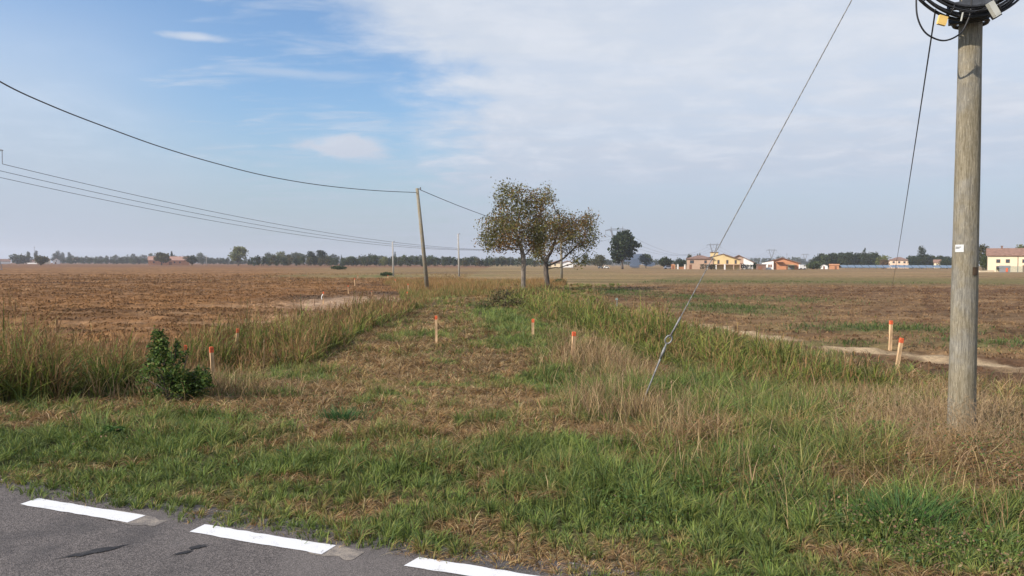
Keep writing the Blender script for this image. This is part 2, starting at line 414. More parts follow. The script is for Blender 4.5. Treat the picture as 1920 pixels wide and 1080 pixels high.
def paint_mat(name, c, c2, lo, hi):
    m, nt, out = new_mat(name)
    t = nt.new('ShaderNodeTexCoord'); v = t.outputs['Object']
    n1 = nt.noise(v, 150, 3, 0.6); n2 = nt.noise(v, 9, 6, 0.7)
    f = nt.ss(nt.m('ADD', nt.m('MULTIPLY', n1, 0.4), nt.m('MULTIPLY', n2, 0.6)), lo, hi)
    p = principled(nt, nt.mix(f, c, c2), 0.7, bumpn(nt, n1, 0.5, 0.004), 0.3)
    nt.l.new(p.outputs[0], out.inputs[0]); return m
M['white_paint'] = paint_mat('white_paint', (0.66, 0.66, 0.67), (0.20, 0.18, 0.17), 0.555, 0.66)
M['old_paint'] = paint_mat('old_paint', (0.30, 0.255, 0.21), (0.13, 0.115, 0.105), 0.40, 0.60)
M['tar'] = paint_mat('tar', (0.022, 0.020, 0.020), (0.07, 0.065, 0.06), 0.50, 0.66)

# ------------------------------------------------------------------ ground sheet (reaches the horizon)
def build_ground():
    th = np.concatenate([np.linspace(-180, -56, 50)[:-1], np.linspace(-56, 56, 760), np.linspace(56, 180, 50)[1:-1]])
    th = np.radians(th); nr = 560
    rr = np.concatenate([[0.0], np.geomspace(1.2, 3200, nr)])
    T, Q = np.meshgrid(th, rr)
    x = Q * np.sin(T); y = Q * np.cos(T)
    z = height(x, y)
    s = sroad(x, y); onroad = (s < -0.05)
    z = np.where(onroad, -0.05, z)
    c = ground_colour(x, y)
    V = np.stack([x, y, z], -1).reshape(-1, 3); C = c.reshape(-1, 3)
    nth = len(th); i = np.arange(len(rr) - 1)[:, None]; j = np.arange(nth)[None, :]; j2 = (j + 1) % nth
    f = np.stack([i * nth + j, i * nth + j2, (i + 1) * nth + j2, (i + 1) * nth + j], -1).reshape(-1, 4)
    f = f[:, ::-1]
    n = len(f)
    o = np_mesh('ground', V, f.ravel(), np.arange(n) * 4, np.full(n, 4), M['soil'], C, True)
    tag(o, 'open farmland of brown ploughed fields and a rough grassy verge', None, None, 'structure')
build_ground()

def along(a, s, z):              # a metres along the road edge, s metres past it
    return (E0[0] + RX * a + NX * s, E0[1] + RY * a + NY * s, z)
# road
def build_road():
    n = 1600; a = np.concatenate([np.linspace(-300, -6, 60), np.linspace(-6, 14, n), np.linspace(14, 300, 60)])
    edge = 0.02 + 0.07 * (fbm(a * 1.3, a * 0 + 3, 3, 4, 0.6) - 0.5) * 2
    mb = MB(); vs = []; fs = []
    for k in range(len(a)):
        vs += [along(a[k], edge[k], -0.028), along(a[k], edge[k] - 0.03, 0.0), along(a[k], -7.2, 0.0), along(a[k], -7.25, -0.06)]
    for k in range(len(a) - 1):
        for q in range(3): fs.append((4 * k + q, 4 * k + q + 1, 4 * k + q + 5, 4 * k + q + 4))
    mb.add(vs, fs); o = mb.build('road', M['asphalt']); tag(o, 'grey asphalt road with worn aggregate surface', None, None, 'structure')
build_road()
def wobble_strip(name, a0, a1, s0, s1, z, mat, amp=0.006, ragged=0.0, label=''):
    mb = MB(); n = 60; vs = []
    for k in range(n + 1):
        t = k / n; a = a0 + (a1 - a0) * t
        r = lambda q: (float(vn(np.array(a * 14.0 + q), np.array(q * 1.0), 4)) - 0.5) * 2 * amp
        vs += [along(a, s0 + r(1), z), along(a, s1 + r(7), z)]
    for q in range(2):
        ra = ragged * (random.random() - .5)
        vs[q] = tuple(np.array(vs[q]) + np.array(along(ra, 0, 0)) - np.array(along(0, 0, 0)))
    mb.add(vs, [(2 * k, 2 * k + 1, 2 * k + 3, 2 * k + 2) for k in range(n)])
    o = mb.build(name, mat); tag(o, label, None, None, 'structure'); return o
def a_of(px, py):
    p = GP(px, py, 0.0); return (p.x - E0[0]) * RX + (p.y - E0[1]) * RY, sroad(p.x, p.y)
for (x0, y0, x1, y1) in ((57, 941, 256, 974), (366, 993, 620, 1030), (775, 1055, 1010, 1091)):
    (a0, s0), (a1, s1) = a_of(x0, y0), a_of(x1, y1)
    sc_ = (s0 + s1) / 2
    wobble_strip('road_marking', a0, a1, sc_ - .066, sc_ + .066, 0.004, M['white_paint'], 0.005, 0.05, 'white painted edge line dash on asphalt')
    wobble_strip('road_marking', a1 - 0.15, a1 + 0.20, sc_ - .07, sc_ + .062, 0.002, M['old_paint'], 0.022, 0.3, 'worn beige end of an older painted dash')
for (px, py, L, W) in ((178, 1035, 0.32, 0.06), (372, 1026, 0.10, 0.05), (345, 1037, 0.09, 0.03)):
    p = GP(px, py, 0.0); mb = MB(); n = 22; vs = [(p.x, p.y, 0.0045)]
    for k in range(n):
        a = 2 * math.pi * k / n; rr_ = 1 + random.uniform(-.35, .35)
        u = L / 2 * math.cos(a) * rr_; v = W / 2 * math.sin(a) * rr_
        vs.append((p.x + u * 0.80 - v * 0.6, p.y + u * 0.6 + v * 0.80, 0.0045))
    mb.add(vs, [(0, 1 + k, 1 + (k + 1) % n) for k in range(n)])
    tag(mb.build('tar_stain', M['tar']), 'dark tar stain on the asphalt', None, None, 'structure')

# ------------------------------------------------------------------ blades
def blade_mesh(name, P, H, W, ang, lean, cb, ct, segs=3, twist=None, mat=None, droop=0.35):
    n = len(P)
    if twist is None: twist = rng.uniform(0, np.pi, n)
    nv = 2 * segs + 1
    V = np.empty((n, nv, 3), np.float32); C = np.empty((n, nv, 3), np.float32)
    dx, dy = np.cos(ang), np.sin(ang); wx, wy = np.cos(twist), np.sin(twist)
    for k in range(segs + 1):
        t = k / segs
        cx = P[:, 0] + dx * H * lean * t ** 1.8; cy = P[:, 1] + dy * H * lean * t ** 1.8
        cz = P[:, 2] + H * (t - droop * lean * t ** 2.4)
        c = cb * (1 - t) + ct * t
        if k < segs:
            hw = W * 0.5 * (1 - t ** 1.6 * 0.75) * (0.7 if k == 0 else 1)
            V[:, 2 * k] = np.stack([cx - wx * hw, cy - wy * hw, cz], -1); V[:, 2 * k + 1] = np.stack([cx + wx * hw, cy + wy * hw, cz], -1)
            C[:, 2 * k] = c; C[:, 2 * k + 1] = c
        else:
            V[:, 2 * k] = np.stack([cx, cy, cz], -1); C[:, 2 * k] = c
    pat = []; tot = []
    for k in range(segs - 1): pat += [2 * k, 2 * k + 1, 2 * k + 3, 2 * k + 2]; tot.append(4)
    pat += [2 * segs - 2, 2 * segs - 1, 2 * segs]; tot.append(3)
    L = (np.arange(n)[:, None] * nv + np.array(pat)[None, :]).ravel()
    TT = np.tile(np.array(tot), n); LS = np.concatenate([[0], np.cumsum(TT)[:-1]])
    return np_mesh(name, V.reshape(-1, 3), L, LS, TT, mat or M['blade'], C.reshape(-1, 3))
def join_blades(*sets):          # concatenates tuples of arrays
    return [np.concatenate([s[i] for s in sets]) for i in range(len(sets[0]))]
def scatter(n, d0, d1, p=0.30, azr=42):
    u = rng.random(n); d = (d0 ** p + u * (d1 ** p - d0 ** p)) ** (1 / p)
    a = np.radians(rng.uniform(-azr, azr, n)); return d * np.sin(a), d * np.cos(a), d
def pick(cols, idx, jit=0.15):
    c = np.array(cols)[idx]; j = 1 + rng.uniform(-jit, jit, (len(idx), 1)) + rng.uniform(-jit * .4, jit * .4, (len(idx), 3))
    return c * j
DRYX = BL((1110, 670, 55, 22, 1), (1180, 800, 75, 42, 1), (1150, 700, 50, 30, .7), (1240, 800, 60, 30, .7), (1800, 800, 170, 55, 1), (1640, 760, 70, 30, .6), (1560, 740, 80, 25, .5), (1900, 850, 120, 60, .9), (1700, 870, 60, 40, .5), (1280, 850, 60, 30, .4), (350, 775, 140, 14, .5))
def grass_zone(x, y):           # where the low grass grows
    s = sroad(x, y)
    g = sst(s + 0.22 * (fbm(x * 3, y * 3, 8, 3) - .5), -0.28, -0.12)
    g = g * (1 - leftfield(x, y)) * (1 - rightfield(x, y))
    return g
GRN = [(0.110, 0.148, 0.034), (0.148, 0.190, 0.042), (0.085, 0.128, 0.042), (0.190, 0.218, 0.056), (0.128, 0.160, 0.056)]
OLV = [(0.200, 0.175, 0.055), (0.150, 0.140, 0.042), (0.240, 0.205, 0.080)]
BRN = [(0.270, 0.165, 0.068), (0.205, 0.120, 0.048), (0.345, 0.230, 0.102), (0.145, 0.092, 0.047), (0.40, 0.29, 0.16)]
TRAIL = [tuple(GP(a, b, -.45).xy) for a, b in ((640, 850), (800, 780), (880, 715), (870, 660), (825, 610), (795, 570), (780, 552))]
STREAK = [tuple(GP(a, b, -.45).xy) for a, b in ((1190, 850), (1140, 790), (1085, 740), (1020, 672), (955, 620), (915, 592), (900, 572))]
def low_grass():
    x, y, d = scatter(1000000, 3.4, 75, 0.28)
    keep = rng.random(len(x)) < grass_zone(x, y)
    x, y, d = x[keep], y[keep], d[keep]
    n = len(x)
    n1 = fbm(x * 0.9, y * 0.9, 101, 4, .6); n2 = fbm(x * 3.1, y * 3.1, 102, 3)
    b = blobs(x, y, BROWN); g = blobs(x, y, GREEN)
    n3 = fbm(x * 7, y * 7, 107, 2)
    t = 0.53 + 2.9 * (n1 - .5) + 1.8 * (n2 - .5) + 1.1 * (n3 - .5) + 0.75 * b - 0.72 * g + 0.15 * sst(y, 9, 30)
    s = sroad(x, y); tr_ = np.exp(-(pdist(x, y, TRAIL) / (.75 + .02 * y)) ** 2); gs_ = np.exp(-(pdist(x, y, STREAK) / (.34 + .012 * y)) ** 2)
    t = t + .08 * tr_ - .60 * gs_ - .12 * (1 - sst(s, 1.4, 4.2)) + .05 * sst(s, 2.2, 4.2) * (x < 1.5)
    t = t + 0.16 * sst(x, .8, 3) * sst(s, 1.2, 2.5)
    u = rng.normal(0, 0.20, n) + t
    idx = np.where(u < 0.40, 0, np.where(u < 0.60, 1, 2))
    col = np.empty((n, 3))
    for k, cs in enumerate((GRN, OLV, BRN)):
        q = idx == k; col[q] = pick(cs, rng.integers(0, len(cs), q.sum()), .22)
    clump = fbm(x * 1.6, y * 1.6, 103, 3)
    H = (0.038 + 0.080 * rng.random(n)) * (0.55 + 1.1 * clump) * (0.62 + 0.85 * sst(s, 0.3, 2.8)) * (1 - .30 * tr_) * (1 + 0.5 * sst(y, 8, 25)) * (1 + .5 * g)
    H *= np.where(idx == 2, 0.95, 1.1)
    bank = sst(x, 0.8, 3.0) * sst(s, 1.6, 3.6) * (1 - sst(y, 12, 18)); H *= 1 + 0.75 * bank; W_b = bank
    W = 0.0030 + 0.00082 * d + 0.0022 * rng.random(n)
    # blades gather in tufts and lean out of them
    cs_ = 0.055 + 0.009 * d; gx, gy = np.floor(x / cs_), np.floor(y / cs_)
    tx = (gx + .2 + .6 * _h(gx, gy, 71)) * cs_; ty = (gy + .2 + .6 * _h(gx, gy, 72)) * cs_
    pull = 0.48 * (_h(gx, gy, 73) > .25)
    ox_, oy_ = x - tx, y - ty; x = x - ox_ * pull; y = y - oy_ * pull
    tj = _h(gx, gy, 74); H = H * (0.65 + 0.7 * tj); col = col * (0.78 + 0.44 * _h(gx, gy, 75))[:, None]
    P = np.stack([x, y, np.where(s < .08, np.maximum(height(x, y), -.004), height(x, y)) - 0.01], -1)
    ang = np.arctan2(oy_, ox_) + rng.normal(0, .7, n); lean = rng.uniform(0.15, 1.1, n) + 0.6 * (idx == 2)
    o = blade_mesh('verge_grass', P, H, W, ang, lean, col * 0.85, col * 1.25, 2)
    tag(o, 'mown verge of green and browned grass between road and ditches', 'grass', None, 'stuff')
low_grass()

def tall_grass():
    # yellow-green reed grass along both ditches
    sets = []; plumes = []
    for D, rad, n, dmax in ((DL, 1.55, 76000, 60), (DR, 1.5, 85000, 75)):
        x, y, d = scatter(n * 7, 6.5, dmax, 0.42, 44)
        pd = pdist(x, y, D); nn = fbm(x * 1.1, y * 1.1, 201, 3)
        wd = rad * (1 + 0.5 * (nn - .5)) * np.where(y > 20, 0.8 + 0.0 * y, 1.0)
        if D is DR: wd = wd * np.interp(y, [11, 14, 30, 50], [0.85, 1.0, 1.15, 1.5])
        q = (pd < wd) & (sroad(x, y) > 1.15) & (rng.random(len(x)) < sst(fbm(x * 2.6, y * 2.6, 207, 2), .22, .5))
        x, y, d, pd = x[q][:n], y[q][:n], d[q][:n], pd[q][:n]; m = len(x)
        cl = fbm(x * 1.4, y * 1.4, 202, 3)
        H = (0.42 + 0.50 * rng.random(m)) * (0.45 + 1.1 * cl) * (1.25 - 0.5 * (pd / rad) ** 2)
        if D is DL: H *= 1.30 * np.interp(y, [8, 11.0, 13.5, 20, 36], [1.12, 1.02, .76, .78, .58]) * (1 - 0.95 * np.exp(-((x + 4.9) / 1.2) ** 2 - ((y - 12.9) / 2.8) ** 2))
        else: H *= np.interp(y, [11, 13.5, 17, 24, 50], [0.62, 0.72, .95, 1.0, .95])
        H = np.maximum(H, 0.07)
        brownness = np.clip((0.20 if D is DL else -0.04) + 1.6 * (fbm(x * .8, y * .8, 203, 3) - .5) + (0.3 * sst(y, 20, 34) if D is DL else 0), 0, 1)
        isb = rng.random(m) < brownness
        cg = pick([(0.165, 0.190, 0.038), (0.225, 0.235, 0.052), (0.115, 0.150, 0.034), (0.215, 0.225, 0.060), (0.085, 0.110, 0.030)], rng.integers(0, 5, m), .2)
        cbn = pick([(0.230, 0.150, 0.060), (0.180, 0.120, 0.055), (0.28, 0.20, 0.09)], rng.integers(0, 3, m), .2)
        c = np.where(isb[:, None], cbn, cg)
        cs_ = .30; gx, gy = np.floor(x / cs_), np.floor(y / cs_)
        tx = (gx + .2 + .6 * _h(gx, gy, 81)) * cs_; ty = (gy + .2 + .6 * _h(gx, gy, 82)) * cs_; ox_, oy_ = x - tx, y - ty
        x = x - ox_ * .5; y = y - oy_ * .5; H = H * (0.55 + .62 * _h(gx, gy, 83)) * (.62 + .80 * fbm(x * .55, y * .55, 209, 2)); c = c * (0.70 + .6 * _h(gx, gy, 84))[:, None]
        P = np.stack([x, y, height(x, y) - 0.02], -1)
        ang = np.arctan2(oy_, ox_) + rng.normal(0, .8, m); lean = rng.uniform(0.05, 1.0, m) ** .9 * (1.35 if D is DR else 1.1)
        W = 0.008 + 0.0010 * d + 0.006 * rng.random(m)
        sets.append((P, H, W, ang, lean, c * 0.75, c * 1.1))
        # seed heads: fine drooping threads above the leaves
        k = (H > .25) & (rng.random(m) < (0.55 if D is DL else 0.14))
        Pp = P[k].copy(); Pp[:, 2] += H[k] * rng.uniform(0.6, 0.95, k.sum()); Pp[:, :2] += rng.normal(0, .05, (k.sum(), 2))
        hc = pick([(0.24, 0.135, 0.060), (0.19, 0.105, 0.05), (0.29, 0.185, 0.08)], rng.integers(0, 3, k.sum()), .2)
        plumes.append((Pp, 0.12 + 0.22 * rng.random(k.sum()), 0.005 + .0007 * d[k], rng.uniform(0, 2 * np.pi, k.sum()), rng.uniform(.1, .9, k.sum()), hc, hc * 1.15))
    # amber tall grass around the leaning pole and the two walnut trees
    x, y, d = scatter(260000, 34, 95, 0.6, 30)
    xl = np.interp(y, [34, 42, 50, 58, 75, 95], [-4.4, -6.2, -7.6, -9.0, -13.0, -15]); xr = np.interp(y, [34, 50, 58, 62, 70, 95], [-0.6, 1.5, 3.0, 3.5, 5, 7])
    nn = fbm(x * .35, y * .35, 211, 3)
    q = (x > xl) & (x < xr) & ((y > 45) | (x < -4.5) | (x > .5)) & (rng.random(len(x)) < sst(nn, 0.28, 0.5)) & (y < 88)
    x, y, d, nn = x[q], y[q], d[q], nn[q]; m = len(x)
    am = np.clip(0.25 + 1.5 * (fbm(x * .3, y * .2, 212, 3) - .45) + 0.55 * sst(y, 50, 60), 0, 1)
    isb = rng.random(m) < am
    cg = pick([(0.17, 0.16, 0.045), (0.21, 0.19, 0.06), (0.13, 0.14, 0.04)], rng.integers(0, 3, m), .18)
    cbn = pick([(0.30, 0.175, 0.065), (0.25, 0.15, 0.06), (0.34, 0.22, 0.10)], rng.integers(0, 3, m), .18)
    c = np.where(isb[:, None], cbn, cg)
    P = np.stack([x, y, height(x, y) - .02], -1)
    H = (0.25 + 0.5 * rng.random(m)) * (0.5 + .9 * nn) * np.interp(y, [34, 46, 60], [.6, .85, 1.0])
    sets.append((P, H, 0.018 + 0.016 * rng.random(m), rng.uniform(0, 2 * np.pi, m), rng.uniform(.1, .6, m), c * .8, c * 1.15))
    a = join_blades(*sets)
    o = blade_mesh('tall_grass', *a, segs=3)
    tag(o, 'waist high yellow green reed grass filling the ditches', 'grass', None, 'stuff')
    a = join_blades(*plumes)
    o = blade_mesh('seed_heads', *a, segs=2)
    tag(o, 'rusty seed heads over the reed grass', 'grass', None, 'stuff')
tall_grass()

def dry_stalks():
    x, y, d = scatter(700000, 4.5, 26, 0.35)
    wgt = np.clip(blobs(x, y, DRYX) * 1.7 * sst(fbm(x * 1.5, y * 1.5, 301, 3), .28, .6), 0, 1)
    wgt = np.maximum(wgt * 0.55, 0.035 * sst(x, 0.4, 2.0) * sst(sroad(x, y), 1.0, 2.0))
    q = (rng.random(len(x)) < wgt) & (grass_zone(x, y) > .5) & (pdist(x, y, DR) > .8)
    x, y, d = x[q], y[q], d[q]; m = len(x)
    tall = np.interp(y, [5, 9, 14, 20], [.36, .52, .52, .48]) * (1 - .55 * np.exp(-((x - 4.6) / .6) ** 2 - ((y - 7.2) / .8) ** 2))
    H = tall * (0.35 + 0.75 * rng.random(m)); c = pick([(0.36, 0.245, 0.125), (0.28, 0.18, 0.092), (0.45, 0.33, 0.18), (0.20, 0.13, 0.08), (0.17, 0.13, 0.05)], rng.integers(0, 5, m), .18)
    P = np.stack([x, y, height(x, y) - .02], -1)
    o = blade_mesh('dry_grass', P, H, 0.0028 + .0006 * d, rng.uniform(0, 2 * np.pi, m), rng.uniform(.05, .8, m) , c * .85, c * 1.1, 3)
    tag(o, 'bleached dry grass stalks standing on the right bank', 'grass', None, 'stuff')
dry_stalks()

def leafquads(P, size, cols, aspect=0.55, flat=0.0):
    """many small pointed leaves, one per row of P, as arrays for np_mesh"""
    n = len(P)
    u = rng.normal(0, 1, (n, 3)); u[:, 2] *= (1 - flat); u /= np.linalg.norm(u, axis=1)[:, None]
    r = rng.normal(0, 1, (n, 3)); v = np.cross(u, r); v /= np.linalg.norm(v, axis=1)[:, None] + 1e-9
    a = size[:, None] * u * .5; b = size[:, None] * v * aspect * .5
    V = np.stack([P - a, P - a * .1 + b, P + a, P - a * .1 - b], 1).reshape(-1, 3)
    C = np.repeat(cols, 4, 0); L = np.arange(4 * n)
    return V, L, np.arange(n) * 4, np.full(n, 4), C

def ground_cover():
    x, y, d = scatter(260000, 3.6, 22, 0.3)
    s = sroad(x, y)
    q = rng.random(len(x)) < grass_zone(x, y) * sst(fbm(x * 1.3, y * 1.3, 501, 3), .50, .66) * .7 * (0.25 + .75 * sst(x, 0, 3)) * sst(s, .3, 1)
    x, y, d, s = x[q], y[q], d[q], s[q]; n = len(x)
    cl = fbm(x * 5, y * 5, 502, 2)
    P = np.stack([x, y, height(x, y) + (.02 + .14 * rng.random(n)) * (.4 + cl) * (1 + .8 * sst(x, 1, 3) * sst(s, 1.5, 3))], -1)
    dead = rng.random(n) < np.clip(.25 + 1.6 * (fbm(x * .8, y * .8, 503, 3) - .5), .05, .9)
    c = np.where(dead[:, None], pick([(.20, .13, .07), (.28, .19, .11), (.13, .09, .055)], rng.integers(0, 3, n), .25), pick([(.080, .140, .034), (.115, .185, .045), (.060, .105, .040)], rng.integers(0, 3, n), .25))
    V, L, a, b, C = leafquads(P, (.009 + .014 * rng.random(n)) * (1 + .05 * d), c, .6, .35)
    tag(np_mesh('ground_cover', V, L, a, b, M['leaf'], C), 'small leafy weeds and leaf litter among the verge grass', 'ground cover', None, 'stuff')
ground_cover()

def clods():
    x, y, d = scatter(420000, 9, 150, 0.42, 42)
    pl = np.clip(leftfield(x, y) + rightfield(x, y), 0, 1)
    q = (rng.random(len(x)) < pl * sst(fbm(x * .9, y * 1.6, 601, 3), .34, .66) * (1 - .6 * sst(d, 70, 140)) * np.where(x > 0, .45 * (y < 75), 1.0)) & (pdist(x, y, TRK) > .6) & (blobs(x, y, GREENF) < .35) & (blobs(x, y, SANDF) < .4)
    x, y, d = x[q], y[q], d[q]; n = len(x)
    r = (.012 + .028 * rng.random(n) ** 2) * (1 + .018 * d); z = height(x, y)
    c = ground_colour(x, y) * (.68 + .42 * rng.random(n))[:, None]
    a0 = rng.uniform(0, 6.28, n); V = np.empty((n, 9, 3))
    for k in range(4):
        a = a0 + k * 1.571 + rng.normal(0, .25, n); q1 = r * rng.uniform(.8, 1.4, n); q2 = r * rng.uniform(.35, .8, n)
        V[:, k] = np.stack([x + np.cos(a) * q1, y + np.sin(a) * q1, z - .02], -1); V[:, 4 + k] = np.stack([x + np.cos(a) * q2, y + np.sin(a) * q2, z + r * rng.uniform(.5, 1.0, n)], -1)
    V[:, 8] = np.stack([x, y, z + r * 1.0], -1)
    pat = []
    for k in range(4): pat += [k, (k + 1) % 4, 4 + (k + 1) % 4, 4 + k]
    tr = []
    for k in range(4): tr += [4 + k, 4 + (k + 1) % 4, 8]
    L = (np.arange(n)[:, None] * 9 + np.array(pat + tr)[None]).ravel(); T = np.tile(np.array([4] * 4 + [3] * 4), n)
    tag(np_mesh('soil_clods', V.reshape(-1, 3), L, np.concatenate([[0], np.cumsum(T)[:-1]]), T, M['soil'], np.repeat(c, 9, 0)), 'clods of turned brown earth on the ploughed fields', 'soil', None, 'stuff')
clods()

def field_weeds():
    # low weeds and tufts in both fields, greener where the photo is
    x, y, d = scatter(500000, 9, 100, 0.55, 42)
    fl = leftfield(x, y); fr = rightfield(x, y)
    gw = blobs(x, y, GREENF)
    den = (0.02 * fl + fr * (0.09 + 0.75 * gw) + 0.4 * gw * fl) * sst(pdist(x, y, TRK), .4, .9) * sst(fbm(x * 1.2, y * 1.2, 402, 3), .3, .6)
    q = rng.random(len(x)) < den
    x, y, d, gw = x[q], y[q], d[q], gw[q]; m = len(x)
    g = rng.random(m) < np.clip(gw * 1.3, .0, .9)
    c = np.where(g[:, None], pick([(0.085, 0.125, 0.032), (0.12, 0.15, 0.045), (0.07, 0.10, 0.04)], rng.integers(0, 3, m), .2), pick([(0.22, 0.14, 0.075), (0.16, 0.10, 0.055), (0.29, 0.20, 0.115)], rng.integers(0, 3, m), .2))
    P = np.stack([x, y, height(x, y) - .01], -1)
    o = blade_mesh('field_weeds', P, (0.04 + .10 * rng.random(m)) * (1 + .8 * g), 0.006 + .0009 * d, rng.uniform(0, 2 * np.pi, m), rng.uniform(.3, 2.2, m) * (1 - .4 * g), c * .85, c * 1.1, 2)
    tag(o, 'scattered weeds and straw on the ploughed soil', 'grass', None, 'stuff')
field_weeds()

# ================================================================== OBJECTS
M['bark'] = simple('bark', (0.11, 0.092, 0.078), 0.9, 0.4, 4.0, bump=0.6, stretch=(1, 1, 0.35))
M['bark_pale'] = simple('bark_pale', (0.19, 0.16, 0.13), 0.9, 0.4, 4.0, bump=0.6, stretch=(1, 1, 0.35))
M['steel'] = simple('steel', (0.20, 0.21, 0.23), 0.6, 0.2, 3, metal=0.3)
M['galv'] = simple('galv', (0.22, 0.22, 0.22), 0.6, 0.25, 20, metal=0.3)
M['black'] = simple('black', (0.018, 0.018, 0.020), 0.45, 0.3, 10, spec=0.4)
M['darksteel'] = simple('darksteel', (0.045, 0.05, 0.06), 0.5, 0.3, 10, metal=0.4)
M['cable'] = simple('cable', (0.085, 0.09, 0.10), 0.6, 0.2, 5)
M['stake'] = simple('stake', (0.56, 0.37, 0.21), 0.85, 0.38, 22, bump=0.3, stretch=(1, 1, 0.15))
M['redpaint'] = simple('redpaint', (0.60, 0.115, 0.045), 0.75, 0.35, 30)
M['white'] = simple('white', (0.78, 0.77, 0.74), 0.7, 0.06, 2)

def terr(x, y): return float(height(np.array([x]), np.array([y]))[0])

# ---------------------------------------------------------------- walnut trees (grown towards points in the crown)
def colonize(base, trunk_dir, trunk_len, ells, nattr, seed, step=0.28, infl=2.4, kill=0.42):
    g = np.random.default_rng(seed); pts = []
    vol = [e[3] * e[4] * e[5] for e in ells]
    while len(pts) < nattr:
        e = ells[g.choice(len(ells), p=np.array(vol) / sum(vol))]
        p = g.normal(0, 1, 3); p /= np.linalg.norm(p); p *= g.random() ** 0.42
        pts.append([e[0] + p[0] * e[3], e[1] + p[1] * e[4], e[2] + p[2] * e[5]])
    A = np.array(pts); nodes = [np.array(base, float)]; par = [-1]
    nst = int(trunk_len / step)
    for k in range(nst):
        t = np.array(trunk_dir, float) + g.normal(0, .06, 3); t /= np.linalg.norm(t)
        nodes.append(nodes[-1] + t * step); par.append(len(nodes) - 2)
    alive = np.ones(len(A), bool)
    for it in range(90):
        N = np.array(nodes); a = A[alive]
        if len(a) < 4: break
        d = np.linalg.norm(a[:, None] - N[None], axis=2); d[:, :max(1, nst - 3)] += 50
        j = d.argmin(1); dm = d[np.arange(len(a)), j]
        ok = dm < (infl if it > 14 else 9)
        if not ok.any(): break
        grown = 0
        for q in np.unique(j[ok]):
            v = a[ok & (j == q)] - N[q]; v /= np.linalg.norm(v, axis=1)[:, None] + 1e-9
            t = v.mean(0) + g.normal(0, .16, 3); L = np.linalg.norm(t)
            if L < 1e-6: continue
            p = N[q] + t / L * step
            if np.min(np.linalg.norm(N - p, axis=1)) < step * .4: continue
            nodes.append(p); par.append(q); grown += 1
        if not grown: break
        N = np.array(nodes); ai = np.where(alive)[0]
        dd = np.linalg.norm(A[ai][:, None] - N[None], axis=2).min(1); alive[ai[dd < kill]] = False
    return np.array(nodes), np.array(par)
def walnut(name, base, tdir, tlen, ells, seed, label, bark, tip=0.011, rmax=0.16, nleaf=54, leafc=None):
    N, P = colonize(base, tdir, tlen, ells, 620, seed)
    n = len(N); ch = [[] for _ in range(n)]
    for i, p in enumerate(P):
        if p >= 0: ch[p].append(i)
    r = np.full(n, tip)
    for i in range(n - 1, -1, -1):
        if ch[i]: r[i] = max(tip, sum(r[c] ** 2.35 for c in ch[i]) ** (1 / 2.35))
    r = r * (rmax / r[1]) ** (np.clip((r - tip) / (r[1] - tip + 1e-6), 0, 1) ** .5); r[0] = r[1] * 1.3
    mt, mb = MB(), MB()
    done = np.zeros(n, bool); stack = [(0, -1)]; first = True
    while stack:
        i, p = stack.pop(); ids = ([p] if p >= 0 else []) + [i]
        while ch[ids[-1]]:
            c = sorted(ch[ids[-1]], key=lambda q: -r[q])
            for o_ in c[1:]: stack.append((o_, ids[-1]))
            ids.append(c[0])
        rad = [r[k] for k in ids]
        if p >= 0: rad[0] = rad[1]
        big = rad[0] > 0.05
        (mt if big else mb).tube([N[k] for k in ids], rad, 9 if big else 4, cap=False)
    root = empty(name, base, label, 'tree')
    mt.v = [(a - base[0], b - base[1], c - base[2]) for a, b, c in mt.v]; mb.v = [(a - base[0], b - base[1], c - base[2]) for a, b, c in mb.v]
    mt.build('trunk', bark, root, True); mb.build('branches', bark, root, True)
    g = np.random.default_rng(seed + 1)
    term = [i for i in range(n) if r[i] < tip * 1.7 and N[i][2] > base[2] + tlen * .8]
    T = N[term]; Q = []
    dens = np.clip(fbm(T[:, 0] * .8 + T[:, 1], T[:, 2] * .8, seed, 3) * 2 - .2, .15, 1.2)
    top = (T[:, 2] - base[2]) / 9.0
    reps = g.poisson(nleaf * dens * np.clip(1.45 - 1.05 * top, .28, 1.3))
    Pp = np.repeat(T, reps, 0) + g.normal(0, 1, (reps.sum(), 3)) * np.array([.30, .30, .25]) - np.array([0, 0, .06])
    Pp -= np.array(base)
    kk = fbm(Pp[:, 0] * .7, Pp[:, 2] * .7 + Pp[:, 1] * .3, seed + 9, 3)
    idx = np.where(g.random(len(Pp)) < np.clip(2.2 * (kk - .38), .05, .9), g.integers(0, 3, len(Pp)), g.integers(3, 6, len(Pp)))
    leafc = leafc or [(0.20, 0.110, 0.042), (0.26, 0.16, 0.055), (0.13, 0.080, 0.04), (0.14, 0.14, 0.04), (0.20, 0.18, 0.055), (0.09, 0.085, 0.036)]
    c = np.array(leafc)[idx] * (1 + g.uniform(-.25, .25, (len(Pp), 1)))
    V, L, a, b, C = leafquads(Pp, g.uniform(.10, .23, len(Pp)), c, .5)
    np_mesh('crown', V, L, a, b, M['leaf'], C, parent=root)
    return root
def E(px, py, yd, rx, rz, ry):      # crown lobe as seen at (px, py), yd metres off
    p = AT(px, py, yd); k = yd / FPX
    return (p.x, p.y, p.z, rx * k, ry * k, rz * k)
b1_ = GP(981, 546, -0.5); b2_ = GP(1027, 541, -0.5)
Y1, Y2 = b1_.y, b2_.y
walnut('walnut_tree', (b1_.x, b1_.y, -0.52), (-0.01, 0, 1), 2.5,
       [E(960, 425, Y1, 62, 48, 62), E(925, 450, Y1, 36, 24, 34), E(965, 375, Y1, 42, 38, 46), E(1000, 390, Y1, 32, 48, 38), E(1000, 450, Y1, 30, 30, 34)], 11,
       'walnut tree with straight pale trunk and sparse autumn crown, left one of the close pair', M['bark_pale'], rmax=.175)
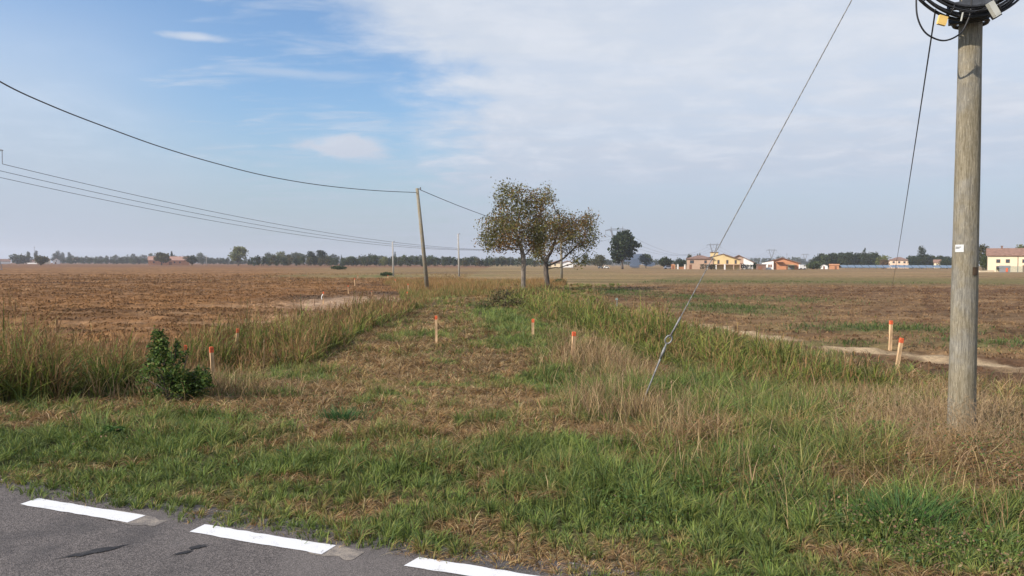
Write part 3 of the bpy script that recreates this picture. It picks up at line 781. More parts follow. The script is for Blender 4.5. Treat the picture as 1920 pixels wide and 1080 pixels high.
walnut('walnut_tree', (b2_.x, b2_.y, -0.52), (-0.10, 0, 1), 2.3,
       [E(1078, 440, Y2, 46, 38, 46), E(1024, 372, Y2, 20, 36, 26), E(1035, 430, Y2, 40, 40, 44), E(1098, 415, Y2, 22, 20, 24), E(1015, 470, Y2, 24, 20, 28), E(1085, 482, Y2, 26, 18, 24)], 29,
       'walnut tree with dark leaning trunk and wide brown crown, right one of the close pair', M['bark'], rmax=.21)

# ---------------------------------------------------------------- far trees
LC = {
 'dark':   [(0.030, 0.048, 0.022), (0.045, 0.062, 0.026), (0.022, 0.036, 0.020)],
 'green':  [(0.055, 0.078, 0.030), (0.075, 0.100, 0.036), (0.040, 0.058, 0.026)],
 'olive':  [(0.085, 0.085, 0.035), (0.11, 0.10, 0.040), (0.06, 0.06, 0.030)],
 'light':  [(0.150, 0.165, 0.055), (0.19, 0.20, 0.07), (0.11, 0.13, 0.05)],
 'rust':   [(0.16, 0.10, 0.055), (0.20, 0.13, 0.07), (0.11, 0.075, 0.045)],
}
def crown_pts(W, H, shape, n, g):
    """leaf clump positions, crown W wide and H tall sitting on z=0"""
    lobes = []
    if shape == 'column':
        for k in range(7): lobes.append((g.uniform(-.1, .1) * W, g.uniform(-.1, .1) * W, H * (k + .6) / 7.4, W * (.5 if 0 < k < 6 else .36), H * .13))
    elif shape == 'cone':
        for k in range(7):
            t = (k + .5) / 7; lobes.append((g.uniform(-.08, .08) * W, g.uniform(-.08, .08) * W, H * t, W * .5 * (1.05 - t), H * .11))
    elif shape == 'bush':
        for k in range(9):
            a = g.uniform(0, 6.28); q = g.uniform(0, .3) * W; lobes.append((q * math.cos(a), q * math.sin(a), H * g.uniform(.25, .62), W * g.uniform(.2, .32), H * .32))
    else:
        for k in range(13):
            a = g.uniform(0, 6.28); t = g.uniform(.15, .85); q = g.uniform(.1, .36) * W * math.sin(math.pi * min(.95, t + .1)) ** .6
            lobes.append((q * math.cos(a), q * math.sin(a), H * t, W * g.uniform(.15, .24), H * g.uniform(.12, .19)))
        lobes.append((0, 0, H * .5, W * .36, H * .42)); lobes.append((0, 0, H * .32, W * .40, H * .24)); lobes.append((W * .05, 0, H * .68, W * .30, H * .24))
    L = np.array(lobes); wt = L[:, 3] ** 2 * L[:, 4]; wt = wt ** .6; j = g.choice(len(L), n, p=wt / wt.sum())
    d = g.normal(0, 1, (n, 3)); d /= np.linalg.norm(d, axis=1)[:, None]; d *= (g.random(n) ** .38)[:, None] * (1 + .12 * g.normal(0, 1, n))[:, None]
    P = np.stack([L[j, 0] + d[:, 0] * L[j, 3], L[j, 1] + d[:, 1] * L[j, 3], L[j, 2] + d[:, 2] * L[j, 4]], -1)
    return P, j
def tree_arrays(W, H, pal, shape, n, g, size):
    P, j = crown_pts(W, H, shape, n, g)
    cs = np.array(LC[pal]); lt = g.integers(0, 3, j.max() + 1)
    c = cs[np.where(g.random(n) < .55, lt[j], g.integers(0, 3, n))] * (1 + g.uniform(-.2, .2, (n, 1)))
    return leafquads(P, g.uniform(.6, 1.4, n) * size, c, .7)
def far_tree(px, ybase, ytop, wpx, pal, shape, label, name='tree', trunk_frac=0.18, group=None, dist=None, n=1300, cat='tree', seed=0):
    hb = 2.1
    if dist is None:
        hy = 494 + (px - 960) * 0.00314; dist = hb * FPX / max(ybase - hy, 1.5)
    p = AT(px, 500, dist); base = (p.x, dist, -0.5)
    Hh = (AT(px, ytop, dist).z + .5); W = wpx * 1.22 / FPX * dist
    g = np.random.default_rng(int(px * 7 + ytop * 13 + seed))
    root = empty(name, base, label, cat, group)
    tf = trunk_frac; cz = Hh * tf
    V, L, a, b, C = tree_arrays(W, Hh * (1 - tf), pal, shape, n, g, max(W, Hh * .6) * .075)
    V[:, 2] += cz
    V[:, 2] = np.maximum(V[:, 2], 0.03)
    np_mesh('crown' if name != 'bush' else 'foliage', V, L, a, b, M['leaf'], C, parent=root)
    m = MB(); r0 = max(.12, W * .028)
    m.tube([(0, 0, -.1), (g.uniform(-.1, .1), 0, cz * .6), (g.uniform(-.2, .2), g.uniform(-.2, .2), cz + Hh * .35)], [r0 * 1.3, r0, r0 * .5], 7)
    for k in range(4):
        an = g.uniform(0, 6.28); m.tube([(0, 0, cz * .9), (math.cos(an) * W * .16, math.sin(an) * W * .16, cz + Hh * .25), (math.cos(an) * W * .28, math.sin(an) * W * .28, cz + Hh * .42)], [r0 * .55, r0 * .35, r0 * .12], 5)
    m.build('trunk' if name != 'bush' else 'stem', M['bark'], root, True)
    return root
def woodland(px0, px1, dist, tops, pal, label, n_tree, name='woodland', base_wob=12, n=420):
    """a far wood that reads as one mass"""
    g = np.random.default_rng(int(px0 * 3 + dist)); parts = []; off = 0
    for k in range(n_tree):
        t = (k + .5) / n_tree + g.uniform(-.4, .4) / n_tree
        px = px0 + (px1 - px0) * t; dd = dist + g.uniform(0, 2.2 * base_wob)
        yt = np.interp(px, [q[0] for q in tops], [q[1] for q in tops]) + g.normal(0, 1.5)
        Hh = AT(px, yt, dist).z + .5; W = max(Hh * .75, (px1 - px0) / n_tree * 1.9 / FPX * dist)
        pl = pal[g.integers(0, len(pal))]
        V, L, a, b, C = tree_arrays(W, Hh * 1.0, pl, 'bush' if g.random() < .4 else 'round', n, g, max(W, Hh) * .105)
        V[:, 2] = np.maximum(V[:, 2], 0.02)
        p = AT(px, 500, dd); V += np.array([p.x, dd, -.5]); parts.append((V, C))
    V = np.concatenate([q[0] for q in parts]); C = np.concatenate([q[1] for q in parts]); m = len(V) // 4
    o = np_mesh(name, V, np.arange(4 * m), np.arange(m) * 4, np.full(m, 4), M['leaf'], C)
    tag(o, label, 'woodland', None, 'stuff')

# woods that cannot be told apart
woodland(466, 1035, 480, [(466, 480), (500, 478), (560, 479), (650, 480), (700, 479), (760, 480), (800, 481), (965, 482), (1035, 484)], ['green', 'green', 'dark', 'olive'], 'long dark green belt of trees across the middle horizon', 96)
woodland(500, 960, 900, [(500, 474), (620, 477), (700, 478), (960, 481)], ['dark', 'green'], 'fainter wood rising just behind the middle tree belt', 30, base_wob=30)
woodland(112, 470, 1150, [(112, 480), (180, 479), (230, 477), (280, 476), (340, 478), (400, 480), (470, 486)], ['green', 'dark'], 'hazy wood on the left horizon', 66, base_wob=30)
woodland(120, 300, 780, [(120, 482), (180, 483), (250, 483), (300, 484)], ['dark', 'green'], 'dark garden trees behind the left field edge', 36)
woodland(380, 470, 760, [(380, 484), (430, 486), (470, 487)], ['dark'], 'low dark hedge line right of the farm', 14)
woodland(1090, 1300, 900, [(1090, 484), (1180, 486), (1300, 484)], ['green', 'dark'], 'hazy trees low behind the isolated dark tree', 20, base_wob=30)
woodland(1350, 1530, 1300, [(1350, 484), (1400, 484), (1470, 481), (1495, 480), (1520, 484)], ['dark', 'green'], 'blue hazy wood behind the orange gabled house', 26, base_wob=40)
woodland(1524, 1645, 470, [(1524, 480), (1545, 474), (1570, 472), (1600, 472), (1645, 471)], ['dark', 'dark', 'green'], 'dense dark wood behind the solar panels', 36, n=600)
woodland(1700, 1790, 520, [(1700, 480), (1715, 476), (1740, 477), (1790, 481)], ['dark', 'green'], 'dark trees between the two pale villas', 22, n=600)
woodland(1735, 1780, 1400, [(1735, 478), (1760, 477), (1780, 478)], ['dark'], 'faint far wood above the small red roofed house', 6, base_wob=40)

# trees one can tell apart, left to right
FT = [
 (35, 493, 474, 34, 'dark', 'bush', 'broad dark tree beside the white shed at the far left edge', 0.05, 760),
 (53, 492, 470, 8, 'green', 'round', 'small slim tree rising over the broad dark tree at far left', .1, 900),
 (68, 492, 470, 6, 'dark', 'column', 'dark poplar just behind the round bushy tree at far left', .05, 950),
 (77, 498, 477, 24, 'olive', 'bush', 'round dark bushy tree standing alone at the left field edge', .02, 470),
 (104, 492, 472, 14, 'dark', 'round', 'blue dark tree above the small white gabled house', .05, 1000),
 (110, 492, 470, 9, 'dark', 'column', 'tallest poplar above the small white gabled house', .05, 1010),
 (118, 492, 473, 6, 'dark', 'column', 'poplar just right of the white gabled houses', .05, 1010),
 (130, 492, 472.5, 5.5, 'dark', 'column', 'lone narrow poplar right of the white houses', .03, 1010),
 (303, 497, 473, 32, 'olive', 'round', 'broad brown green tree in front of the brick farm', .22, 560),
 (322, 492, 471, 3.5, 'dark', 'column', 'thin cypress above the brick farm roof', .02, 800),
 (360, 498, 477, 26, 'dark', 'bush', 'dark bushy tree at the right end of the brick farm', .12, 540),
 (375, 493, 472, 17, 'green', 'round', 'hazy tree rising behind the dark bushy tree by the farm', .1, 900),
 (447, 498, 459, 34, 'light', 'round', 'tall pale yellow green tree standing alone on the left horizon', .16, 540),
 (527, 493, 469, 20, 'light', 'round', 'pale tree rising out of the middle tree belt', .1, 620),
 (502, 493, 471, 18, 'green', 'round', 'grey green tree at the left part of the middle tree belt', .1, 700),
 (556, 493, 471, 24, 'green', 'round', 'blue green tree just left of the darkest trees of the belt', .1, 800),
 (583, 498, 468, 22, 'dark', 'round', 'left one of the two darkest trees in the middle belt', .05, 500),
 (602, 498, 467, 24, 'dark', 'round', 'right one of the two darkest trees in the middle belt', .05, 500),
 (640, 498, 478, 7, 'dark', 'cone', 'pointed conifer in the middle belt', .02, 490),
 (660, 498, 479, 16, 'green', 'round', 'low tree right of the pointed conifer in the middle belt', .05, 500),
 (721, 498, 478, 18, 'light', 'bush', 'yellow green tree in the belt left of the first distant pole', .05, 480),
 (740, 496, 472, 12, 'dark', 'cone', 'dark tree behind the first distant pole', .05, 560),
 (772, 492, 477, 12, 'green', 'round', 'hazy treetop left of the leaning pole', .05, 800),
 (804, 498, 478, 18, 'green', 'round', 'tree of the belt just right of the leaning pole', .05, 520),
 (830, 492, 479, 9, 'dark', 'round', 'hazy treetop between the leaning pole and the next pole', .05, 850),
 (912, 498, 480, 10, 'dark', 'cone', 'dark treetop in the belt left of the walnut trees', .05, 520),
 (1097, 499, 474, 16, 'green', 'round', 'thin pale tree just right of the walnut trees', .1, 480),
 (1124, 500, 478, 30, 'olive', 'round', 'olive tree halfway between the walnuts and the isolated dark tree', .08, 420),
 (1167, 504, 431, 54, 'dark', 'round', 'tall isolated dark oak with a full oval crown', .16, 300),
 (1211, 501, 474, 28, 'green', 'round', 'bright green tree right of the isolated dark oak', .12, 380),
 (1246, 502, 478, 31, 'dark', 'bush', 'round dark tree left of the orange kiosk', .12, 345),
 (1276, 501, 480, 22, 'dark', 'bush', 'dark tree above the orange kiosk', .1, 370),
 (1293, 501, 475, 14, 'olive', 'round', 'olive tree touching the left end of the pink house', .1, 370),
 (1308, 492, 475, 5, 'dark', 'round', 'little treetop over the left part of the pink house roof', .1, 620),
 (1312, 492, 474, 4, 'dark', 'round', 'tiny treetop beside the flat roofed tower', .1, 640),
 (1353, 492, 480, 14, 'dark', 'round', 'dark treetop between the yellow house and the pink gable', .1, 420),
 (1413, 503, 490, 14, 'green', 'bush', 'garden tree at the right corner of the pink gable house', .05, 325),
 (1526, 505, 487, 27, 'green', 'bush', 'bright round bush between the white vans and the orange shed', .02, 330),
 (1533, 500, 476, 9, 'dark', 'cone', 'pointed dark tree at the left end of the dense wood', .03, 450),
 (1591, 500, 471, 13, 'dark', 'round', 'dark treetop in the middle of the dense wood', .05, 460),
 (1621, 500, 464, 18, 'dark', 'cone', 'tallest conifer at the right of the dense wood', .05, 460),
 (1654, 500, 473, 32, 'light', 'bush', 'pale green rounded tree left of the cream villa', .04, 440),
 (1657, 502, 484, 22, 'rust', 'bush', 'reddish bush in front of the pale rounded tree', .02, 410),
 (1728, 500, 461, 12, 'dark', 'column', 'tall dark column cypress between the villas', .02, 430),
 (1712, 500, 477, 20, 'dark', 'bush', 'dark tree touching the right side of the cream villa', .03, 425),
 (1775, 500, 481, 26, 'dark', 'bush', 'dark tree between the small red roofed house and the big pole', .03, 425),
 (1843, 505, 454, 32, 'olive', 'round', 'tall brown green tree just right of the big wooden pole', .1, 265),
 (1850, 508, 467, 26, 'green', 'bush', 'weeping green tree at the corner of the yellow house', .04, 235),
 (1915, 505, 456, 26, 'light', 'round', 'pale tree behind the yellow house roof at the right edge', .1, 300),
]
for (px, yb, yt, wp, pal, shp, lab, tf, dist) in FT:
    far_tree(px, yb, yt, wp, pal, shp, lab, trunk_frac=tf, dist=dist, n=3600 if px == 1167 else 1500, name='oak_tree' if px == 1167 else 'tree')
# low bushes out in the fields
for (px, yb, yt, wp, pal, lab) in [
    (633, 505.5, 498, 26, 'green', 'low green bush alone in the stubble before the tree belt'),
    (1047, 534, 521, 26, 'green', 'green bush at the foot of the pole right of the walnuts'),
    (725, 517, 509, 24, 'green', 'low green bush near the first distant pole')]:
    hy = 494 + (px - 960) * 0.00314; dist = 2.1 * FPX / (yb - hy)
    far_tree(px, yb, yt, wp, pal, 'bush', lab, name='bush', trunk_frac=.02, n=1500, cat='bush', dist=dist)

# ---------------------------------------------------------------- poles
def wood_mat():
    m, nt, out = new_mat('weathered_wood')
    t = nt.new('ShaderNodeTexCoord'); mpn = nt.new('ShaderNodeMapping'); mpn.inputs['Scale'].default_value = (1, 1, 0.07); nt.l.new(t.outputs['Object'], mpn.inputs[0])
    n1 = nt.noise(mpn.outputs[0], 75, 7, 0.78, 0.6); n2 = nt.noise(t.outputs['Object'], 2.2, 5, 0.6); 
    m3 = nt.new('ShaderNodeMapping'); m3.inputs['Scale'].default_value = (1, 1, 0.22); nt.l.new(t.outputs['Object'], m3.inputs[0]); n3 = nt.noise(m3.outputs[0], 60, 6, 0.8, 0.8)
    c = nt.mix(nt.ss(n1, .34, .66), (0.105, 0.088, 0.064), (0.330, 0.292, 0.225))
    c = nt.mix(nt.m('MULTIPLY', nt.ss(n3, .50, .70), .75), c, (0.46, 0.42, 0.34))
    c = nt.mix(nt.m('MULTIPLY', nt.ss(n3, .46, .30), .7), c, (0.085, 0.070, 0.052))
    c = nt.mix(nt.m('MULTIPLY', nt.ss(n2, .42, .62), .30), c, (0.26, 0.27, 0.26))
    c = nt.mix(nt.m('MULTIPLY', nt.ss(n2, .60, .46), .22), c, (0.27, 0.22, 0.11))
    p = principled(nt, c, 0.9, bumpn(nt, nt.m('ADD', n1, n3), .8, .012), .15)
    nt.l.new(p.outputs[0], out.inputs[0]); return m
M['wood'] = wood_mat()
PY = 7.95; pc = AT(1810, 466, PY); PX = pc.x; PZ = terr(PX, PY)
pole = empty('utility_pole', (PX, PY, PZ), 'thick weathered wooden pole carrying a coil of black cable in right foreground', 'utility pole', None, -math.atan2(PX, PY))
m = MB(); nz, na = 220, 40; Hp = 7.2; vs = []
for i in range(nz + 1):
    z = -0.5 + (Hp + .5) * i / nz
    for k in range(na):
        a = 2 * math.pi * k / na
        r = (0.134 - 0.0058 * z) + 0.0035 * (float(vn(np.array(k * .9), np.array(z * 2.5), 3)) - .5) + .002 * math.sin(3 * a + z * .6)
        vs.append((r * math.cos(a), r * math.sin(a), z))
m.add(vs, [(i * na + k, i * na + (k + 1) % na, (i + 1) * na + (k + 1) % na, (i + 1) * na + k) for i in range(nz) for k in range(na)] + [tuple(nz * na + k for k in range(na))])
m.build('shaft', M['wood'], pole, True)
def on_pole(px, py):        # z above pole base, on its camera side
    return AT(px, py, PY - .12).z - PZ
zr = on_pole(1808, 8)
# brackets of the coil holder: a crossbar under the coil and one above
m = MB(); m.box((0, -.155, zr + .0), (.42, .05, .07)); m.box((-.19, -.175, zr - .01), (.05, .07, .06)); m.box((.02, -.13, zr + .16), (.20, .06, .26)); m.build('bracket', M['darksteel'], pole)
m = MB(); m.tube([(.155 * math.cos(a), .155 * math.sin(a), zr - .155) for a in np.linspace(0, 6.283, 25)], .022, 6); m.box((-.02, -.17, zr - .165), (.36, .06, .055)); m.build('clamp_band', M['darksteel'], pole)
m = MB(); m.tube([(.128 * math.cos(a), .128 * math.sin(a), zr + 1.0) for a in np.linspace(0, 6.283, 25)], .015, 6); m.box((0, -.14, zr + 1.0), (.3, .05, .06)); m.build('clamp_band', M['darksteel'], pole)
zs = on_pole(1808, 466)
m = MB(); rs = .134 - .0058 * zs + .006
def sticker(z0, z1, a0, a1, r):
    mm = MB(); n_ = 8; vs_ = []
    for i in range(n_ + 1):
        a = a0 + (a1 - a0) * i / n_; vs_ += [(r * math.cos(a), r * math.sin(a), z0), (r * math.cos(a), r * math.sin(a), z1)]
    mm.add(vs_, [(2 * i, 2 * i + 2, 2 * i + 3, 2 * i + 1) for i in range(n_)]); return mm
a0_, a1_ = R(-90 - 46), R(-90 - 6)
st_ = sticker(zs - .036, zs + .042, a0_, a1_, rs).build('label_plate', simple('plate', (.56, .57, .56), .6, .12, 40), pole)
for (dz, q0, q1) in ((.016, .1, .75), (.004, .1, .55)):
    sticker(zs + dz - .003, zs + dz + .004, a0_ + (a1_ - a0_) * q0, a0_ + (a1_ - a0_) * q1, rs + .002).build('print', simple('print_grey', (.12, .12, .13)), st_)
zk = on_pole(1828, 508); M['knot'] = simple('knot', (.10, .065, .04), .9, .3, 20)
sticker(zk - .045, zk + .04, R(-90 + 34), R(-90 + 66), .134 - .0058 * zk + .004).build('knot', M['knot'], pole)

# cable coil hung on the pole, with its closures and loops
zc_ = on_pole(1808, -76)
coil = empty('cable_coil', (PX - .155, PY - .26, PZ + zc_), 'coil of thick black cable strapped round the top of the big pole', 'cable coil')
for k in range(11):
    rr_ = .548 + .030 * (k % 5) + random.uniform(-.012, .012); ox, oz, oy = random.uniform(-.02, .02), random.uniform(-.02, .02), (k // 3) * .028 - .03
    m = MB(); m.tube([(ox + rr_ * math.cos(a), oy + .02 * math.sin(2 * a + k), oz + rr_ * .98 * math.sin(a)) for a in np.linspace(0, 2 * math.pi, 73)], .0125 if k % 3 else .016, 7, cap=False)
    m.build('cable_turn', M['black'], coil, True)
def cable_to(pts_px, yd, rad, name, parent, mat='black'):
    P_ = [AT(a, b, yd) - Vector(parent.location) for a, b in pts_px]
    # smooth with Catmull-Rom
    out = []
    for i in range(len(P_) - 1):
        p0, p1, p2, p3 = P_[max(i - 1, 0)], P_[i], P_[i + 1], P_[min(i + 2, len(P_) - 1)]
        for t in np.linspace(0, 1, 9)[:-1]:
            out.append(.5 * ((2 * p1) + (p2 - p0) * t + (2 * p0 - 5 * p1 + 4 * p2 - p3) * t * t + (3 * p1 - p0 - 3 * p2 + p3) * t ** 3))
    out.append(P_[-1]); m = MB(); m.tube(out, rad, 7); return m.build(name, M[mat], parent, True)
cable_to([(1720, -40), (1718, 10), (1722, 38), (1734, 60), (1752, 72), (1770, 76), (1788, 71), (1803, 60), (1813, 42), (1820, 20), (1822, -20)], PY - .30, .0085, 'loop', coil)
cable_to([(1864, -10), (1855, 8), (1840, 18), (1818, 23), (1800, 20)], PY - .33, .006, 'loop', coil)
def loose_box(px, py, yd, w_, h_, d_, ang, mat, name):
    p = AT(px, py, yd) - Vector(coil.location); mm = MB(); mm.box((0, 0, 0), (w_, d_, h_)); mm.box((0, 0, -h_ / 2 - .008), (w_ * .96, d_ * .96, .016))
    o = mm.build(name, mat, coil); o.location = p; o.rotation_euler = (0, ang, 0); return o
M['yellow'] = simple('yellow', (.75, .50, .16), .5, .1, 4); M['greyplastic'] = simple('greyplastic', (.50, .50, .45), .5, .1, 4)
loose_box(1767, 37, PY - .42, .085, .075, .03, R(15), M['yellow'], 'cable_tag')
cable_to([(1760, 24), (1764, 30), (1767, 34)], PY - .40, .004, 'strap', coil)
loose_box(1862, 16, PY - .42, .060, .14, .05, R(-32), M['greyplastic'], 'cable_tag')
loose_box(1866, 26, PY - .38, .085, .05, .05, R(-32), M['black'], 'strap')
loose_box(1804, 30, PY - .44, .010, .07, .01, R(12), M['greyplastic'], 'strap')
for an in (R(225), R(318), R(250), R(295)):
    mm = MB(); mm.tube([(.61 * math.cos(an) + .055 * math.cos(b) * math.cos(an), .055 * math.sin(b), .60 * math.sin(an) + .055 * math.cos(b) * math.sin(an)) for b in np.linspace(0, 6.283, 17)], .008, 5, cap=False)
    mm.build('strap', M['black'], coil, True)

# guy strand with eye and rod
ga = AT(1194, 764, 9.6); ga.z = terr(ga.x, ga.y) - .05
gtop_dir = ray(1597, 0); gt = Vector((PX - .05, PY, PZ + 6.9))
ring_y = 9.25; ring = AT(1255, 634, ring_y)
top_c = AT(1597, 0, 8.45)
guy = empty('guy_wire', ga, 'twisted steel guy strand slanting down from the big pole to the bank', 'guy wire')
dv = (top_c - ring); up_end = ring + dv * ((PX - .06 - ring.x) / dv.x)
m = MB(); n_ = 500
tt = np.linspace(0, 1, n_); base_dir = (up_end - ring).normalized(); sx = base_dir.cross(Vector((0, 1, 0))).normalized(); sy = sx.cross(base_dir)
Lg = (up_end - ring).length
for ph in (0, 2.094, 4.189):
    m.tube([ring + (up_end - ring) * t + (sx * math.cos(t * Lg * 26 + ph) + sy * math.sin(t * Lg * 26 + ph)) * .0033 - Vector(ga) for t in tt], .0034, 5)
m.build('strand', M['galv'], guy, True)
m = MB(); rel = ring - ga; u_ = base_dir
m.tube([rel - u_ * .02 + (sx * .038 * math.cos(a)) + u_ * .055 * math.sin(a) for a in np.linspace(0, 6.283, 25)], .010, 6, cap=False)
m.tube([rel + u_ * .03, rel + u_ * .30], .013, 7); m.build('eye', M['galv'], guy, True)
m = MB(); rodd = (Vector((0, 0, 0)) - (rel - u_ * .07)); m.tube([rel - u_ * .07, rel - u_ * .07 + rodd], .011, 7); m.tube([rel - u_ * .07 + rodd * .06, rel - u_ * .07 + rodd * .20], .017, 7); m.tube([rodd * .0, -rodd * .18], .022, 7); m.build('rod', M['galv'], guy, True)

# thin drop wire going from the coil far into the right field
def wire(name, pts, rad, label, mat='cable', group=None, cat='cable'):
    o = MB().tube(pts, rad, 5).build(name, M[mat], None, True); return tag(o, label, cat, group)
ws = AT(1754, 18, PY - .26); we = AT(1671, 540, 66); we.z = -.5
wire('drop_wire', [ws + (we - ws) * t + Vector((0, 0, -.35 * 4 * t * (1 - t))) for t in np.linspace(0, 1, 60) ** 1.6], .0085, 'thin dark wire dropping from the cable coil into the right field')

def far_pole(px, yb, xt, yt, r0, r1, label, dist, mat='wood'):
    b = AT(px, yb, dist); b.z = -.5; t = AT(xt, yt, dist)
    o = empty('utility_pole', b, label, 'utility pole')
    tt_ = t - b; MB().tube([(0, 0, -.3), tuple(tt_ * .5), tuple(tt_)], [r0, (r0 + r1) / 2, r1], 14).build('shaft', M[mat], o, True)
    mm = MB(); mm.tube([tt_ + Vector((0, 0, -.12)), tt_ + Vector((.30, -.05, .02))], .03, 6); mm.tube([tt_ + Vector((.26, -.05, -.12)), tt_ + Vector((.26, -.05, .08))], .045, 8); mm.build('insulator', M['steel'], o)
    return t
M['conc'] = simple('conc', (.36, .34, .31), .85, .12, 3)
LEAN = GP(802, 545).y
t1 = far_pole(802, 546, 782, 353, .17, .11, 'wooden pole leaning left beside the grassy track', LEAN)
t2 = far_pole(738, 519, 736, 453, .13, .09, 'distant thin upright pole left of the leaning pole', 118, 'conc')
t3 = far_pole(861, 519, 859, 438, .15, .10, 'distant straight pole between the leaning pole and the walnut trees', 116, 'conc')
t4 = far_pole(1053, 528, 1052, 440, .17, .13, 'pole standing right behind the walnut trees', 88)
t5 = far_pole(387, 497.5, 387, 479, .2, .15, 'pale mast far off by the brick farm', 520, 'conc')
t6 = far_pole(1075, 502, 1075, 478, .14, .1, 'faint thin pole by the small white houses behind the walnuts', 360, 'conc')
# overhead cable along the line of poles
pts = []
for (px, py), yd in zip([(-120, 70), (0, 153), (100, 200), (200, 239), (300, 275), (400, 305), (500, 330), (600, 347), (700, 357), (782, 361)],
                        [19, 22.5, 25.7, 29.2, 33, 37.2, 41.8, 46.7, 52, LEAN]): pts.append(AT(px, py, yd))
def smooth(P_, k=8):
    out = []
    for i in range(len(P_) - 1):
        p0, p1, p2, p3 = P_[max(i - 1, 0)], P_[i], P_[i + 1], P_[min(i + 2, len(P_) - 1)]
        for t in np.linspace(0, 1, k + 1)[:-1]:
            out.append(.5 * ((2 * p1) + (p2 - p0) * t + (2 * p0 - 5 * p1 + 4 * p2 - p3) * t * t + (3 * p1 - p0 - 3 * p2 + p3) * t ** 3))
    return out + [P_[-1]]
wire('overhead_cable', smooth(pts), .024, 'single dark cable sagging from the upper left to the top of the leaning pole')
e1_, e2_ = t1 + Vector((.2, 0, -.1)), t4 + Vector((0, 0, -.15))
wire('overhead_cable', [e1_ + (e2_ - e1_) * t + Vector((0, 0, -.9 * 4 * t * (1 - t) * .5)) for t in np.linspace(0, 1, 24)], .026, 'cable running from the leaning pole into the walnut tree')

# ---------------------------------------------------------------- pylons
def pylon(c, label, rz, thick):
    o = empty('pylon', (c[0], c[1], -.5), label, 'pylon', 'high voltage pylons', rz)
    legs, head, arms = MB(), MB(), MB()
    H1, HX = 14.0, 29.0
    def lattice(mb, p0, p1, w0, w1, nseg, th):      # square lattice mast between two points
        p0, p1 = Vector(p0), Vector(p1)
        def cor(t, k):
            w_ = (w0 * (1 - t) + w1 * t) / 2; sxx, syy = ((-1, -1), (1, -1), (1, 1), (-1, 1))[k]
            q = p0.lerp(p1, t); return q + Vector((sxx * w_, syy * w_, 0))
        for k in range(4): mb.tube([cor(0, k), cor(1, k)], th, 4)
        for i in range(nseg):
            a, b = i / nseg, (i + 1) / nseg
            for k in range(4):
                k2 = (k + 1) % 4; mb.tube([cor(a, k), cor(b, k2)], th * .6, 3); mb.tube([cor(a, k2), cor(b, k)], th * .6, 3)
    lattice(legs, (0, 0, 0), (0, 0, H1), 6.0, 2.0, 5, thick)
    for s in (-1, 1):
        lattice(head, (s * .4, 0, H1), (s * 4.8, 0, HX), 1.1, .9, 7, thick * .9)
        head.tube([(s * 4.8, 0, HX), (s * 4.9, 0, HX + 3.0)], thick, 4)
        head.tube([(s * 4.0, 0, HX + .6), (s * 4.9, 0, HX + 2.4)], thick * .6, 4)
    for y_ in (-.5, .5):
        arms.tube([(-9.8, 0, HX + .1), (-4.8, y_, HX + 1.2), (4.8, y_, HX + 1.2), (9.8, 0, HX + .1)], thick * .8, 4)
        arms.tube([(-9.8, 0, HX), (9.8, 0, HX)], thick * .8, 4)
    for k in range(20):
        x0 = -9.6 + k * .96; top = HX + .1 + 1.1 * min(1, (9.8 - abs(x0 + .48)) / 5)
        arms.tube([(x0, 0, HX), (x0 + .48, 0, top)], thick * .5, 3); arms.tube([(x0 + .48, 0, top), (x0 + .96, 0, HX)], thick * .5, 3)
    legs.build('body', M['steel'], o); head.build('head', M['steel'], o); arms.build('crossarm', M['steel'], o)
    for x0 in (-9.4, 0, 9.4):
        MB().tube([(x0, 0, HX), (x0, 0, HX - 3.2)], thick * .9, 5).build('insulator', M['steel'], o)
    return [Vector((c[0], c[1], -.5)) + Matrix.Rotation(rz, 3, 'Z') @ Vector((x0, 0, HX - 3.2)) for x0 in (-9.4, 0, 9.4)]
PL = [((-131.9, 186), 'nearest lattice pylon, only an arm tip showing at the left edge', .09), ((84, 600), 'lattice pylon rising behind the isolated dark oak', .16), ((283, 1050), 'lattice pylon over the yellow house', .20),
      ((500, 1440), 'lattice pylon over the orange gabled house', .24), ((800, 2040), 'faintest lattice pylon, above the white vans', .28)]
att = []
for k, (c, lab, th) in enumerate(PL):
    if k == 0: rz = math.atan2(-212, 414)
    elif k < 4: rz = math.atan2(-(PL[k + 1][0][0] - PL[k - 1][0][0]), PL[k + 1][0][1] - PL[k - 1][0][1])
    else: rz = math.atan2(-290, 590)
    att.append(pylon(c, lab, rz, th))
nm = ['left', 'middle', 'right']; spn = ['from the left edge pylon to the pylon behind the dark oak', 'from the pylon behind the dark oak to the one over the yellow house', 'from the yellow house pylon to the orange gable pylon', 'between the two faintest pylons']
for k in range(4):
    for q in range(3):
        a, b = att[k][q], att[k + 1][q]; sag = 16.5 if k == 0 else 14
        wire('power_line', [a + (b - a) * t + Vector((0, 0, -sag * 4 * t * (1 - t))) for t in np.linspace(0, 1, 50)], (.07, .08, .09, .11)[k], f'{nm[q]} conductor {spn[k]}', 'cable', 'power lines between the pylons', 'power line')
# other tiny masts
for (px, yb, yt, dist, lab) in [(65, 493, 461, 1400, 'faint mast above the left houses'), (1535 - 60, 500, 474, 1500, 'faint thin mast between the two farthest pylons')]:
    p = AT(px, 500, dist); hh = AT(px, yt, dist).z + .5
    o = empty('mast', (p.x, dist, -.5), lab, 'mast'); MB().tube([(0, 0, 0), (0, 0, hh)], [.5, .25], 6).build('shaft', M['steel'], o); MB().box((0, 0, hh * .9), (2.0, .8, .8)).build('antenna', M['steel'], o)

